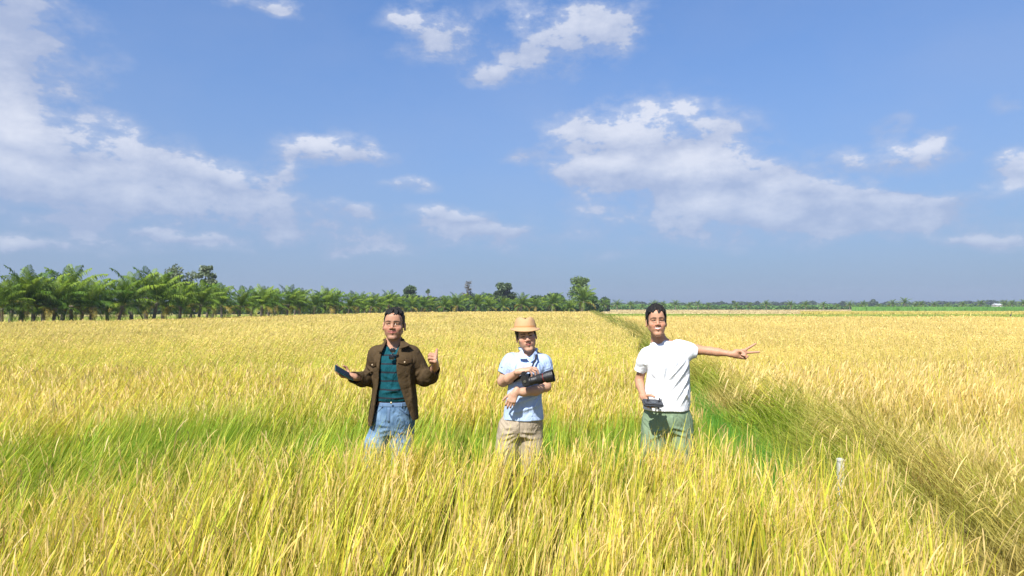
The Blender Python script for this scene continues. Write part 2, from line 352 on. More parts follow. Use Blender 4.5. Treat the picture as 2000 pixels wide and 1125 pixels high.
def rice(side, name, label):
    near = Leaves()
    bins = [(1.15, 3.2), (3.2, 5.2), (5.2, 8), (8, 12), (12, 18), (18, 27), (27, 40), (40, 60), (60, 90), (90, 134)]
    for (d0, d1) in bins:
        dm = (d0 + d1) / 2
        hills = d1 <= 12
        if hills:
            x, y = scatter(d0, d1, 44, side)
            if side < 0 and d0 < 5.0 < d1:      # hills of rice standing close in front of the three men's legs
                for mx_, my_ in MEN:
                    x = np.append(x, mx_ + rng.uniform(-.36, .36, 20)); y = np.append(y, rng.uniform(4.70, 5.08, 20))
        else:
            x, y = scatter(d0, d1, 5200 / dm, side)
        s = x - bund_x(y)
        if side < 0:
            ed = lerp(-1.0, -.30, sstep(14, 26, y))
            ed = np.where(y < 5.0, lerp(-.30, -1.0, sstep(4.75, 5.4, y)), ed) + (vnoise(y * 1.3, y * 0, 3) - .5) * .4
            k = (s < ed) & (y < row_limit(x, y))
        else:
            k = (s > .36 + .10 * (1 - sstep(6, 11, y)) + (vnoise(y * .9, y * 0, 4) - .5) * .3) & (y < 63 + (vnoise(x * .1, y * 0, 8) - .5) * 6)
        for mx, my in MEN:
            k &= ~(((x - mx) ** 2 / .17 ** 2 + (y - my - .03) ** 2 / .09 ** 2) < 1)
        k &= ~((np.abs(x) < .35) & (y < 1.0))
        x = x[k]; y = y[k]
        if len(x) == 0: continue
        per = 18 if hills else 1
        if d0 > 7.9 and hills: per = 15
        if hills:
            hx = np.repeat(x, per); hy = np.repeat(y, per)
            a = rng.uniform(0, 6.283, len(hx)); r = np.abs(rng.normal(0, .045, len(hx)))
            ox = np.cos(a) * r; oy = np.sin(a) * r; x = hx + ox; y = hy + oy
        else: ox = oy = 0
        n = len(x)
        g, H, ln = field_state(x, y)
        if side > 0:
            g = np.clip(g * .35 + .16 * np.exp(-y / 10), 0, 1); ln = -.05 + (fbm(x * .8, y * .8, 35, 2) - .5) * .12; ln = ln - .35 * np.exp(-((x - bund_x(y)) - .5) / .6)
            H = H + .05
        v = rng.random(n); v2 = rng.random(n)
        px = dm / 683.0
        w = np.maximum(rng.uniform(.005, .0145, n) * np.where(y < 3.6, .82, 1), px * rng.uniform(.45, 1.0, n))
        P = np.stack([x, y, np.zeros(n)], 1)
        h = H * (.84 + .27 * rng.random(n)) + (rng.random(n) > .95) * rng.uniform(0, .10, n)
        gg = np.clip(g[:, None] * 1.10 - (v[:, None] - .40) * 1.0 * (1 - .25 * (g[:, None] > .8)), 0, .95)
        farm = sstep(8, 30, y)[:, None]
        top = lerp(lerp(YG, YEL, np.clip(v[:, None] * 1.5 - .25, 0, 1)), lerp(GOLD, STRAW, v2[:, None]) * 1.05, np.clip((v2[:, None] > .70) * .8 + farm * .75, 0, 1))
        top = lerp(top, lerp(GREEN, LIME, v2[:, None]), gg)
        low = lerp(lerp(LIME, BROWN, v2[:, None] ** 1.0) * .36, GREEN * .55, gg)  # lower blade colour darkened to paint in the shade between plants
        if side > 0: top = lerp(top, STRAW * np.array([1.22, 1.14, 1.05]), .5)
        mott = (.84 + .34 * fbm(x * .35, y * .16, 91, 3))[:, None]
        top = top * mott * rng.uniform(.74, 1.2, (n, 1))
        K = 5 if dm < 6 else 4 if dm < 12 else 2
        base = 0 if dm < 8 else .12 if dm < 16 else .34
        yaw = rng.uniform(0, 3.1416, n) if dm < 12 else rng.normal(0, .5, n)
        lx = ln * h * rng.uniform(.7, 1.6, n) + rng.normal(0, .055, n) + ox * 1.2
        ly = rng.normal(0, .10, n) + oy * 1.2
        dr = np.clip(rng.normal(.05, .07, n), 0, .35)
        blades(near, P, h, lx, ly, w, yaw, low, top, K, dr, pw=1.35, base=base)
        if hills:      # broad flag leaves standing a little above the rest
            nf = int(n * (.055 if side < 0 else .03)); j = rng.choice(n, nf, replace=False)
            fc = lerp(YEL * 1.05, np.array([.52, .62, .06]), rng.random((nf, 1))); fc = lerp(fc, GREEN * 1.3, np.clip(gg[j] - .3, 0, 1)) * mott[j]
            fh = h[j] * rng.uniform(1.0, 1.13, nf)
            blades(near, P[j], fh, lx[j] * 1.1 + rng.normal(0, .07, nf), ly[j], rng.uniform(.013, .022, nf) * (1 if dm < 8 else 1.2), rng.normal(0, .6, nf), fc * .6, fc, K, .03, pw=1.3, base=.15, taper=3.2)
        # ears
        ne = int(n * (.60 if hills else .25))
        j = rng.choice(n, ne, replace=False); j = j[gg[j, 0] < .55]; ne = len(j)
        q = np.stack([x[j] + lx[j] * .7, y[j] + ly[j] * .7, h[j] * rng.uniform(.74, .98, ne)], 1)
        ec = lerp(GOLD, BROWN * 1.15, rng.random((ne, 1)) ** 1.3) * mott[j]
        ec = lerp(ec, LIME * 1.0, np.clip(gg[j] * .7, 0, 1))
        if side > 0: ec = lerp(ec, STRAW * 1.05, .45)
        ec = lerp(ec, STRAW * 1.05 * mott[j], farm[j] * .6)
        L_ = rng.uniform(.09, .17, ne)
        D = np.stack([(.30 - ln[j]) * -L_ * .5 + rng.normal(0, .028, ne), rng.normal(0, .03, ne), -L_ * rng.uniform(.6, 1.05, ne)], 1)
        if d1 <= 12:
            ec = lerp(ec, np.array([.76, .57, .30]) * mott[j], .50 * (rng.random((ne, 1)) > .5))
            ears(near, q, D, L_, (.0062 if d1 <= 5.2 else .0095 if d1 <= 8 else .014), ec)
        else:
            g2 = np.maximum(.02, px * .8)
            grains(near, q, D * .8, L_, ec, 2 if dm > 30 else 4, .03, g2)
    return near.build(name, M_RICE, label=label, cat='rice', kind='stuff')
rice(-1, 'rice_crop', 'ripening yellow green rice filling the large field around the three men')
rice(1, 'rice_crop', 'paler golden ripe rice in the field right of the grassy bund')

# bund between the two fields: low earth ridge with long dry grass leaning over the ditch
def bund():
    ys = np.concatenate([np.linspace(-2, 30, 97), np.linspace(31, 134, 80)])
    prof = [(-1.0, 0), (-.45, .02), (-.12, .10), (.15, .26), (.5, .30), (.85, .20), (1.2, 0)]
    V = []; F = []
    for i, y in enumerate(ys):
        for j, (s, z) in enumerate(prof):
            r = random.Random(i * 31 + j)
            V.append((bund_x(y) + s + r.uniform(-.04, .04), y, z * r.uniform(.8, 1.15) + (.004 if 0 < j < 6 else -.03)))
    m = len(prof)
    for i in range(len(ys) - 1):
        for j in range(m - 1):
            a = i * m + j; F.append((a, a + 1, a + m + 1, a + m))
    o = link_mesh('bund', np_mesh('bund', np.array(V), np.array(F)), mat('bund_soil', (.09, .07, .035), .95, .1, .4, 8), None, True)
    tag(o, kind='structure')
    L = Leaves()
    for (d0, d1, rho, wv, K) in [(1.2, 4, 1500, .006, 5), (4, 8, 900, .008, 5), (8, 16, 420, .015, 4), (16, 34, 200, .03, 3), (34, 134, 55, .07, 2)]:
        n = int((d1 - d0) * 1.55 * rho)
        y = rng.uniform(d0, d1, n); s = rng.uniform(-.32, .52, n) + rng.uniform(0, .16, n) * (1 - sstep(6, 11, y)); x = bund_x(y) + s
        k = np.abs(x) < y * .9 + 1.6; x, y, s = x[k], y[k], s[k]; n = len(x)
        z = np.interp(s, [a for a, b in prof], [b for a, b in prof])
        v = rng.random((n, 1)); v2 = rng.random((n, 1))
        tuft = fbm(x * 1.6, y * 1.1, 61, 2)
        greeny = np.clip((fbm(x * .8, y * .5, 44, 2) - .40) * 2.6, 0, 1)[:, None]
        top = lerp(lerp(STRAW * 1.2, lerp(BROWN, GOLD, .5), v), lerp(LIME, YG, .4), np.clip(greeny * 1.1 * (v2 > .25) + .32, 0, 1))
        yl = sstep(.0, .6, s)[:, None]; top = lerp(top, lerp(YG, GOLD, v), yl * .8 * (v2 > .35))
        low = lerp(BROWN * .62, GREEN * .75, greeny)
        farb = sstep(12, 26, y); top = lerp(top, np.array([.20, .26, .05]), (farb * .75 * (v2[:, 0] > .2))[:, None]); h = (.30 + .30 * sstep(-.2, .7, s) + .22 * farb) * rng.uniform(.5, 1.45, n) * (.75 + .5 * tuft)
        lx = -h * rng.normal(.50, .34, n) * (.5 + 1.0 * tuft) + rng.normal(0, .08, n); ly = -h * rng.normal(.12, .4, n)
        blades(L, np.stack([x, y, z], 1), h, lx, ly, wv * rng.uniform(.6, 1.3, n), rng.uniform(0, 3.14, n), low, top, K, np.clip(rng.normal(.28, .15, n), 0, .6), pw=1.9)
    L.build('bund_grass', M_RICE, label='long half dry grass leaning over from the bund between the two rice fields', cat='grass', kind='stuff')
    # bright green grass low in the ditch
    L = Leaves()
    for (d0, d1, rho, wv, K) in [(1.3, 4.2, 260, .006, 4), (4.2, 8, 1500, .009, 4), (8, 14, 900, .014, 3), (14, 26, 160, .03, 3)]:
        n = int((d1 - d0) * 1.0 * rho)
        y = rng.uniform(d0, d1, n); s = rng.uniform(-1.15, -.12, n); x = bund_x(y) + s
        v = rng.random((n, 1))
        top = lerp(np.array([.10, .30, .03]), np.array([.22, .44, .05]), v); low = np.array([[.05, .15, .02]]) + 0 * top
        if d0 < 4: top = lerp(top, BROWN, .4 * rng.random((n, 1)))
        h = rng.uniform(.26, .52, n) * (.8 + .5 * sstep(-.6, -1.1, s))
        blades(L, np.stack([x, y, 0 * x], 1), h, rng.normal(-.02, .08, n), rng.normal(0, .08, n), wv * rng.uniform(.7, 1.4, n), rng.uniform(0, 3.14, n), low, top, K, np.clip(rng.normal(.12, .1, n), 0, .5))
    L.build('ditch_grass', M_RICE, label='bright green grass growing low along the ditch beside the bund', cat='grass', kind='stuff')
bund()

# far paddies in strips of different colour, beyond the golden field on the right
def far_strips():
    M = leaf_mat('far_paddy_leaf', .3, .6, .2)
    def strip(name, label, y0, y1, xl, xr, c0, c1, h, dens, wpx=1.2, edge=1.5):
        n = int((y1 - y0) * dens)
        y = rng.uniform(y0, y1, n)
        a = xl(y) if callable(xl) else xl; b = xr(y) if callable(xr) else xr
        x = a + (b - a) * rng.random(n)
        y = y + (vnoise(x * .04, x * 0, 17) - .5) * edge * 2
        v = rng.random((n, 1)); m = fbm(x * .03, y * .12, 13, 3)[:, None]
        c = lerp(np.array(c0), np.array(c1), np.clip((m - .5) * 2.6 + .5 + (v - .5) * .5, 0, 1))
        L = Leaves(); w = y / 683 * wpx * rng.uniform(.8, 2.4, n)
        blades(L, np.stack([x, y, 0 * x], 1), h * rng.uniform(.6, 1.15, n), rng.normal(.02, .1, n), rng.normal(0, .15, n), w, rng.normal(0, .45, n), c * .8, c, 2, .1, base=0)
        L.build(name, M, label=label, cat=name.replace('_', ' '), kind='stuff')
    R_ = lambda y: y * .80 + 4
    strip('stubble', 'dull olive and brown stubble edging the far side of the golden field', 61, 70, lambda y: bund_x(y) + .6, R_, (.30, .26, .10), (.42, .36, .13), .34, 1500)
    strip('young_rice', 'flat green strip of young rice across the middle distance on the right', 66, 140, lambda y: bund_x(y) + .8, R_, (.22, .32, .05), (.40, .44, .10), .30, 1150)
    strip('rice_crop', 'narrow golden strip of rice across the far green field on the right', 132, 180, lambda y: y * .42, R_, (.52, .43, .10), (.60, .50, .14), .60, 420)
    strip('straw_stubble', 'pale straw coloured cut field in front of the distant palms', 140, 345, lambda y: y * .115, R_, (.55, .42, .22), (.66, .54, .30), .30, 260, 1.7, 4)
    strip('tall_green_crop', 'tall bright green crop below the palms at the far right', 235, 270, lambda y: y * .50, R_, (.13, .30, .05), (.20, .38, .08), 1.7, 650, 1.6, 1)
    # grass beyond the front palm row, seen between the trunks
    n = 60000
    px = rng.uniform(-250, 1120, n); d = row_d(px) + rng.uniform(.3, 1, n) ** 1 * rng.uniform(0, 1, n) ** 1.4 * 55
    x = (px - 1000) / FPX * d
    v = rng.random((n, 1)); c = lerp(np.array([.26, .36, .05]), np.array([.44, .46, .10]), v)
    L = Leaves(); blades(L, np.stack([x, d, 0 * x], 1), .45 * rng.uniform(.5, 1.2, n), rng.normal(0, .1, n), rng.normal(0, .1, n), d / 683 * rng.uniform(.8, 2, n), rng.normal(0, .5, n), c * .8, c, 2, .1)
    L.build('orchard_grass', M, label='sunlit yellow green grass under and behind the row of coconut palms', cat='grass', kind='stuff')
far_strips()
# ------------------------------------------------------------------ trees
trng = np.random.default_rng(5)
M_PALM = leaf_mat('palm_frond', .28, .55, .22)
M_LEAF = leaf_mat('broad_leaf', .20, .5, .3)
M_BARK = mat('palm_bark', (.20, .17, .13), .9, .1, .35, 14, .6, 40)
M_BARKD = mat('tree_bark', (.16, .13, .10), .9, .1, .35, 10, .6, 30)
def tube_mesh(paths, seg=8):
    """paths: list of lists of (x,y,z,r)"""
    V = []; F = []
    for p in paths:
        n0 = len(V); m = len(p)
        for i, (x, y, z, r) in enumerate(p):
            a = Vector(p[max(i - 1, 0)][:3]); b = Vector(p[min(i + 1, m - 1)][:3]); d = (b - a)
            d = d.normalized() if d.length > 1e-9 else Vector((0, 0, 1))
            u = d.orthogonal().normalized() if abs(d.z) < .95 else d.cross(Vector((0, 1, 0))).normalized(); v = d.cross(u)
            for k in range(seg):
                an = 2 * math.pi * k / seg; c = u * math.cos(an) * r + v * math.sin(an) * r
                V.append((x + c.x, y + c.y, z + c.z))
        for i in range(m - 1):
            for k in range(seg):
                a = n0 + i * seg + k; b = n0 + i * seg + (k + 1) % seg
                F.append((a, b, b + seg, a + seg))
        F.append(tuple(n0 + (m - 1) * seg + k for k in range(seg)))
        F.append(tuple(n0 + k for k in reversed(range(seg))))
    me = bpy.data.meshes.new('tube'); me.from_pydata(V, [], F); me.update()
    return me

def frond(L, o, az, e0, ln, droop, wind, cb, ct, nl=26, leaf=.46, seed=0, sag=.5, wid=.034):
    """one coconut frond: curved rib with two rows of narrow hanging leaflets"""
    K = 14; p = np.array(o, float); pts = [p.copy()]; dirs = []
    el = e0
    for i in range(K):
        t = i / K
        d = np.array([math.cos(az) * math.cos(el), math.sin(az) * math.cos(el), math.sin(el)])
        d = d + np.array([wind * t * 1.1, 0, 0]); d /= np.linalg.norm(d)
        p = p + d * ln / K; pts.append(p.copy()); dirs.append(d)
        el -= droop * (.35 + 1.3 * t) / K
    pts = np.array(pts); dirs.append(dirs[-1]); dirs = np.array(dirs)
    tt = np.linspace(.10, .995, nl)
    P = np.stack([np.interp(tt, np.linspace(0, 1, K + 1), pts[:, k]) for k in range(3)], 1)
    D = np.stack([np.interp(tt, np.linspace(0, 1, K + 1), dirs[:, k]) for k in range(3)], 1)
    S = np.cross(D, [0, 0, 1.]); S /= np.linalg.norm(S, axis=1)[:, None] + 1e-6
    U = np.cross(S, D)
    # rib
    r = np.linspace(.020, .004, K + 1)[:, None]; up = np.array([0, 0, 1.])
    sd = np.cross(dirs, up); sd /= np.linalg.norm(sd, axis=1)[:, None] + 1e-6
    V = np.stack([pts - sd * r, pts + up * r * .8, pts + sd * r], 1).reshape(-1, 3)
    b = np.arange(K) * 3; F = np.concatenate([np.stack([b, b + 1, b + 4, b + 3], 1), np.stack([b + 1, b + 2, b + 5, b + 4], 1)])
    L.add(V, F, np.tile(np.array([[.30, .34, .10]]) * (.7 + .5 * trng.random()), (len(V), 1)))
    for s in (-1, 1):
        l = leaf * np.sin(np.pi * np.clip(tt * .80 + .16, 0, 1)) ** .7 * trng.uniform(.8, 1.12, nl) * ln / 2.4
        A = S * s * .80 + D * (.55 + .6 * tt[:, None]) + U * .22 + trng.normal(0, .09, (nl, 3)) + np.array([wind * .45, 0, 0])
        A /= np.linalg.norm(A, axis=1)[:, None]
        M = P + A * l[:, None] * .55
        E = M + (A * .5 + np.array([wind * .35, 0, -sag - .55 * tt[0]]) * trng.uniform(.6, 1.2, (nl, 1))) * l[:, None] * .55
        wv = D * (wid * ln / 2.4 * .5)
        V = np.stack([P - wv * .5, P + wv * .5, M + wv, M - wv, E + wv * .15, E - wv * .15], 1).reshape(-1, 3)
        b = np.arange(nl) * 6
        F = np.concatenate([np.stack([b, b + 1, b + 2, b + 3], 1), np.stack([b + 3, b + 2, b + 4, b + 5], 1)])
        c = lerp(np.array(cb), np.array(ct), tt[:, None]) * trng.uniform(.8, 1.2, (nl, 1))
        L.add(V, F, np.repeat(c, 6, axis=0))

def palm_mats(kind, v):
    return
def make_palm(seed, kind='young', wind=.25):
    """returns (trunk mesh, crown mesh, dead-frond mesh or None, overall height)"""
    global trng
    trng = np.random.default_rng(seed); r = random.Random(seed)
    th = {'young': 2.0, 'tall': 2.6, 'bushy': 1.0}[kind] * r.uniform(.9, 1.15)
    fl = {'young': 2.35, 'tall': 2.3, 'bushy': 2.5}[kind]
    lx, ly = r.uniform(-.2, .25), r.uniform(-.15, .15)
    path = []
    for i in range(13):
        t = i / 12
        path.append((lx * t * t, ly * t * t, -.05 + (th + .08) * t, (.14 - .05 * t + .10 * max(0, .12 - t) / .12 + (.05 if t > .9 else 0) + .012 * (i % 2))))
    tm = tube_mesh([path], 9); tm.materials.append(M_BARK); tm.polygons.foreach_set('use_smooth', [True] * len(tm.polygons))
    L = Leaves(); top = (lx, ly, th)
    n = 22 if kind != 'tall' else 18
    for i in range(n):
        age = i / (n - 1)                       # 0 young upright spear, 1 old drooping
        az = i * 2.39996 + r.uniform(-.25, .25)
        e0 = R(88 - 100 * age ** 1.5 + r.uniform(-6, 6)); droop = R(46 + 78 * age * r.uniform(.7, 1.2))
        g = trng.random()
        cb = lerp(np.array([.022, .070, .006]), np.array([.08, .16, .012]), g); ct = lerp(np.array([.07, .16, .012]), np.array([.24, .33, .028]), g)  # frond bases coloured darker than tips, painting in the crown's shaded interior
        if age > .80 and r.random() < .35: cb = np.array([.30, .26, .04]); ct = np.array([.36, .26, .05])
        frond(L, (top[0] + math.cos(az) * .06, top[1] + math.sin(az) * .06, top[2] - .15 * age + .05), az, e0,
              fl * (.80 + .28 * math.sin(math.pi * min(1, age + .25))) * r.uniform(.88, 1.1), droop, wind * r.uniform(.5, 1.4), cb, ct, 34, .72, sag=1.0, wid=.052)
    me = np_mesh('crown', np.concatenate(L.V), np.concatenate(L.F), np.concatenate(L.C)); me.materials.append(M_PALM)
    L2 = Leaves()
    for i in range(r.choice([1, 2, 3, 3])):
        az = r.uniform(0, 6.28); c = np.array(r.choice([(.26, .13, .05), (.34, .22, .09), (.20, .10, .04)]))
        frond(L2, (top[0], top[1], top[2] - .18), az, R(r.uniform(-30, -5)), fl * .75, R(r.uniform(55, 75)), .05, c, c * 1.1, 20, .42, sag=.9)
    dm = np_mesh('dead_frond', np.concatenate(L2.V), np.concatenate(L2.F), np.concatenate(L2.C)); dm.materials.append(M_PALM)
    zmax = max(v[:, 2].max() for v in L.V)
    return tm, me, dm, zmax
PALMS = {k: [make_palm(s + 10 * j, k, w) for j, (s, w) in enumerate([(3, .26), (4, .14), (5, .30), (6, .20), (7, .10)])] for k in ('young', 'bushy')}
PALMS['tall'] = [make_palm(s, 'tall', .08) for s in (71, 72, 73)]
_prot = {}
def make_palm_thing(kind, i, px, d, top_y, label, group, dead=True, rz=None):
    tm, cm, dm, zm = PALMS[kind][i % len(PALMS[kind])]
    p = W(px, HOR, d); e = empty('coconut_palm', (p.x, d, 0), random.Random(px * 7 + i).uniform(-.5, .5) if rz is None else rz)
    h = CAM_H + (HOR - top_y) * d / FPX; s = h / zm
    k = 1.3 if kind == 'tall' else 1.12; e.scale = (s * k, s * k, s)
    tag(e, label, 'palm tree', group)
    for nm, me in (('trunk', tm), ('crown', cm)) + ((('dead_frond', dm),) if dead else ()):
        o = bpy.data.objects.new(nm, me); COL.objects.link(o); o.parent = e
    return e
NTH = ['first', 'second', 'third', 'fourth', 'fifth', 'sixth', 'seventh', 'eighth', 'ninth', 'tenth', 'eleventh', 'twelfth', 'thirteenth', 'fourteenth']
# front row on the left, photo column and crown top
row = [(4, 540), (40, 517), (66, 530), (105, 540), (140, 536), (178, 537), (232, 542), (257, 524), (300, 532), (352, 546), (388, 545), (433, 550), (467, 557)]
for i, (px, ty) in enumerate(row):
    make_palm_thing('young', i * 2 + (i // 4), px, row_d(px) + 1.0 + (i * 37 % 10) * .12, ty,
        f'coconut palm, {NTH[i]} trunk of the front row from the left edge', 'coconut palms in the long row left of the men', dead=i % 3 != 1)
row2 = [(510, 553), (537, 562), (560, 555), (585, 560), (612, 566), (634, 557), (655, 562), (680, 569), (700, 567), (722, 571)]
for i, (px, ty) in enumerate(row2):
    make_palm_thing('young', i * 3 + 1, px, row_d(px) + 1.0 + (i * 29 % 10) * .15, ty,
        f'front row coconut palm, {NTH[len(row2) - 1 - i]} to the left of the jacketed man\'s head', 'coconut palms in the long row left of the men', dead=i % 2 == 0)
row3 = [(742, 571), (757, 565), (780, 573), (803, 574), (822, 576), (840, 577), (866, 578)]
for i, (px, ty) in enumerate(row3):
    make_palm_thing('young', i * 2, px, row_d(px) + 1.0 + (i * 13 % 7) * .2, ty,
        f'crowded coconut palm, {NTH[i]} going right from above the jacketed man\'s left ear', 'coconut palms in the long row left of the men', dead=i % 2 == 1)
row4 = [(893, 570), (927, 573), (955, 577), (983, 578), (1017, 570), (1046, 577), (1078, 569), (1112, 584)]
for i, (px, ty) in enumerate(row4):
    make_palm_thing('young', i * 3, px, row_d(px) + 1.0, ty,
        ('small yellowish coconut palm at the left foot of the biggest palm' if i == 7 else f'separate star shaped coconut palm, {NTH[i]} from left in the gappy row above the hat'),
        'separate coconut palms in a gappy row above the man in the hat', dead=i % 2 == 0)
# crowns of the row behind, seen between and above the front ones
back = [(20, 534), (85, 526), (122, 513), (160, 540), (210, 546), (285, 520), (318, 530), (372, 548), (415, 552)]
for i, (px, ty) in enumerate(back):
    make_palm_thing('young', i * 3 + 2, px, row_d(px) + 7 + i % 3, ty, f'back row coconut palm, {NTH[i]} crown from the left edge behind the front palms', 'coconut palms of the back row', dead=False)
back2 = [(490, 558), (525, 558), (575, 563), (645, 568), (712, 574)]
for i, (px, ty) in enumerate(back2):
    make_palm_thing('young', i * 3 + 2, px, row_d(px) + 8 + i % 3, ty, f'back row coconut palm, {NTH[len(back2) - 1 - i]} crown leftwards from above the jacketed man', 'coconut palms of the back row', dead=False)
back3 = [(878, 576), (908, 574), (940, 570), (968, 571), (1000, 581), (1062, 580), (1095, 578)]
for i, (px, ty) in enumerate(back3):
    make_palm_thing('tall', i, px, row_d(px) + 45 + i % 3 * 5, ty, f'small dark distant coconut palm, {NTH[i]} from the left behind the gappy row', 'distant palms behind the gappy row', dead=False)
# the big palm that ends the row
bp = make_palm_thing('young', 1, 1139, row_d(1139) + 1.2, 553, 'biggest coconut palm, full crown over a thick trunk at the end of the row', None, rz=.4)
bp.scale = (bp.scale[0] * .92, bp.scale[1] * .92, bp.scale[2])
# scattered palms on the far right
farp = [(1180, 583, 200), (1205, 584, 220), (1231, 587, 250), (1254, 593, 290), (1277, 585, 260), (1295, 587, 280), (1319, 585, 270), (1345, 589, 270), (1363, 586, 300), (1383, 590, 290), (1438, 590, 300)]
for i, (px, ty, d) in enumerate(farp):
    make_palm_thing('tall', i, px, d, ty, f'small far coconut palm, {NTH[i]} to the right of the biggest palm', 'far palms beyond the straw field', dead=False)
farq = [(1464, 590, 310), (1496, 585, 280), (1543, 586, 280), (1573, 586, 285), (1608, 588, 300), (1635, 593, 300), (1659, 586, 290), (1685, 586, 290), (1715, 592, 310)]
for i, (px, ty, d) in enumerate(farq):
    make_palm_thing('tall', i + 1, px, d, ty, f'small far coconut palm, {NTH[i]} from the left above and beyond the pointing hand', 'far palms beyond the straw field', dead=False)
fars = [(1743, 584, 290), (1765, 580, 280), (1788, 588, 300), (1799, 587, 300), (1823, 587, 300), (1850, 590, 310), (1880, 587, 290), (1914, 585, 300), (1962, 585, 300), (1976, 585, 305), (1997, 584, 290)]
for i, (px, ty, d) in enumerate(fars):
    make_palm_thing('tall', i + 2, px, d, ty, f'small far coconut palm, {NTH[len(fars) - 1 - i]} inwards from the photo\'s right edge', 'far palms beyond the straw field', dead=False)

# broad-leaved trees: limbs, then many leaf faces in uneven clumps
def broad_tree(name, label, px, d, ty, wpx, col, leaf=.20, n=5000, trunk_frac=.25, sparse=.0, seed=1, clumps=22, cat='tree', group=None):
    r = np.random.default_rng(seed); p = W(px, HOR, d)
    h = CAM_H + (HOR - ty) * d / FPX; wid = wpx * d / FPX
    e = empty(name, (p.x, d, 0)); tag(e, label, cat, group)
    z0 = h * trunk_frac; paths = []
    paths.append([(0, 0, -.05, h * .028), (.02 * h, 0, z0 * .6, h * .021), (.01 * h, .01 * h, h * .62, h * .012), (.02 * h, 0, h * .9, h * .004)])
    C = []
    for i in range(clumps):
        zz = z0 + (h - z0) * (.10 + .86 * r.random()); q = (zz - z0) / (h - z0)
        rad = wid / 2 * math.sqrt(max(.05, 1 - (2 * q - .9) ** 2 * .9)) * (.35 + .6 * r.random()); a = r.uniform(0, 6.283)
        c = np.array([math.cos(a) * rad, math.sin(a) * rad, zz]); C.append((c, wid * r.uniform(.14, .24), r.random()))
        s = z0 * .7 + (zz - z0 * .7) * .45
        paths.append([(.01 * h, 0, s, h * .009), (c[0] * .5, c[1] * .5, (s + zz) / 2 + h * .02, h * .006), (c[0], c[1], zz, h * .002)])
    link_mesh('trunk', tube_mesh(paths, 6), M_BARKD, e, True)
    per = n // clumps; V = []; CC = []
    for c, rad, b in C:
        m = per; dirs = r.normal(0, 1, (m, 3)); dirs /= np.linalg.norm(dirs, axis=1)[:, None]
        q = c + dirs * rad * (r.random((m, 1)) ** .45) * np.array([1.15, 1.15, .85]) * (1 + sparse * r.normal(0, .5, (m, 1)))
        a = r.normal(0, 1, (m, 3)); a /= np.linalg.norm(a, axis=1)[:, None]
        bb = np.cross(a, r.normal(0, 1, (m, 3))); bb /= np.linalg.norm(bb, axis=1)[:, None]
        s = leaf * r.uniform(.5, 1.2, (m, 1))
        V.append(np.stack([q - a * s, q + bb * s * .5, q + a * s, q - bb * s * .5], 1).reshape(-1, 3))
        k = np.array(col) * (.7 + .7 * b) * r.uniform(.75, 1.3, (m, 1)); CC.append(np.repeat(k, 4, axis=0))
    V = np.concatenate(V); i = np.arange(len(V) // 4) * 4
    link_mesh('crown', np_mesh('crown', V, np.stack([i, i + 1, i + 2, i + 3], 1), np.concatenate(CC)), M_LEAF, e)
    return e
G1 = (.12, .19, .06); G2 = (.11, .17, .07); G3 = (.16, .20, .11)
broad_tree('tree', 'round open crowned grey green tree rising behind the left row of palms', 350, 75, 522, 60, G3, .17, 3200, .35, .25, 3, 20)
broad_tree('tree', 'airy grey green tree standing tallest just right of its round neighbour behind the palms', 404, 76, 517, 40, G3, .16, 2200, .35, .3, 4, 16)
broad_tree('tree', 'small bushy blue green tree above the palms right of the jacketed man', 803, 165, 559, 30, G2, .3, 3500, .2, .1, 5, 18)
broad_tree('tree', 'thin lone sprig like treetop right of the small bushy tree', 836, 175, 562, 11, G2, .25, 500, .6, .1, 6, 7)
broad_tree('tree', 'sparse bare tall tree with feathery twigs above the left separate palms', 913, 175, 545, 18, (.13, .12, .10), .22, 520, .35, .5, 7, 16)
broad_tree('tree', 'dark dense domed tree behind the separate palms left of the hat', 985, 160, 553, 40, (.085, .125, .055), .3, 7000, .12, .05, 8, 28)
broad_tree('tree', 'broad rounded tree standing right behind the biggest palm', 1134, 142, 541, 46, (.12, .18, .055), .24, 3600, .2, .2, 9, 20)
broad_tree('bush', 'broad dark green bush at the right foot of the biggest palm', 1160, 137, 580, 34, (.05, .095, .025), .22, 4200, .05, .05, 10, 18, 'bush')
for i, (px, ty, w, c) in enumerate([(1104, 590, 20, (.10, .19, .03)), (1090, 594, 14, (.09, .16, .03)), (872, 592, 24, (.07, .15, .03))]):
    broad_tree('bush', ['bright green leafy bush left of the yellowish little palm', 'lower green bush beside the last separate palm', 'dense green bush filling the gap before the separate palms'][i], px, row_d(px) + 4, ty, w, c, .2, 1800, .05, .05, 20 + i, 12, 'bush')
broad_tree('tree', 'small round dark tree on the far skyline above the pointing hand', 1705, 480, 587, 16, (.05, .08, .04), .8, 1500, .1, .05, 31, 14)
broad_tree('tree', 'small round far tree just right of the far palms behind the white shirted man', 1433, 400, 589, 14, (.06, .10, .04), .6, 1200, .1, .05, 32, 12)

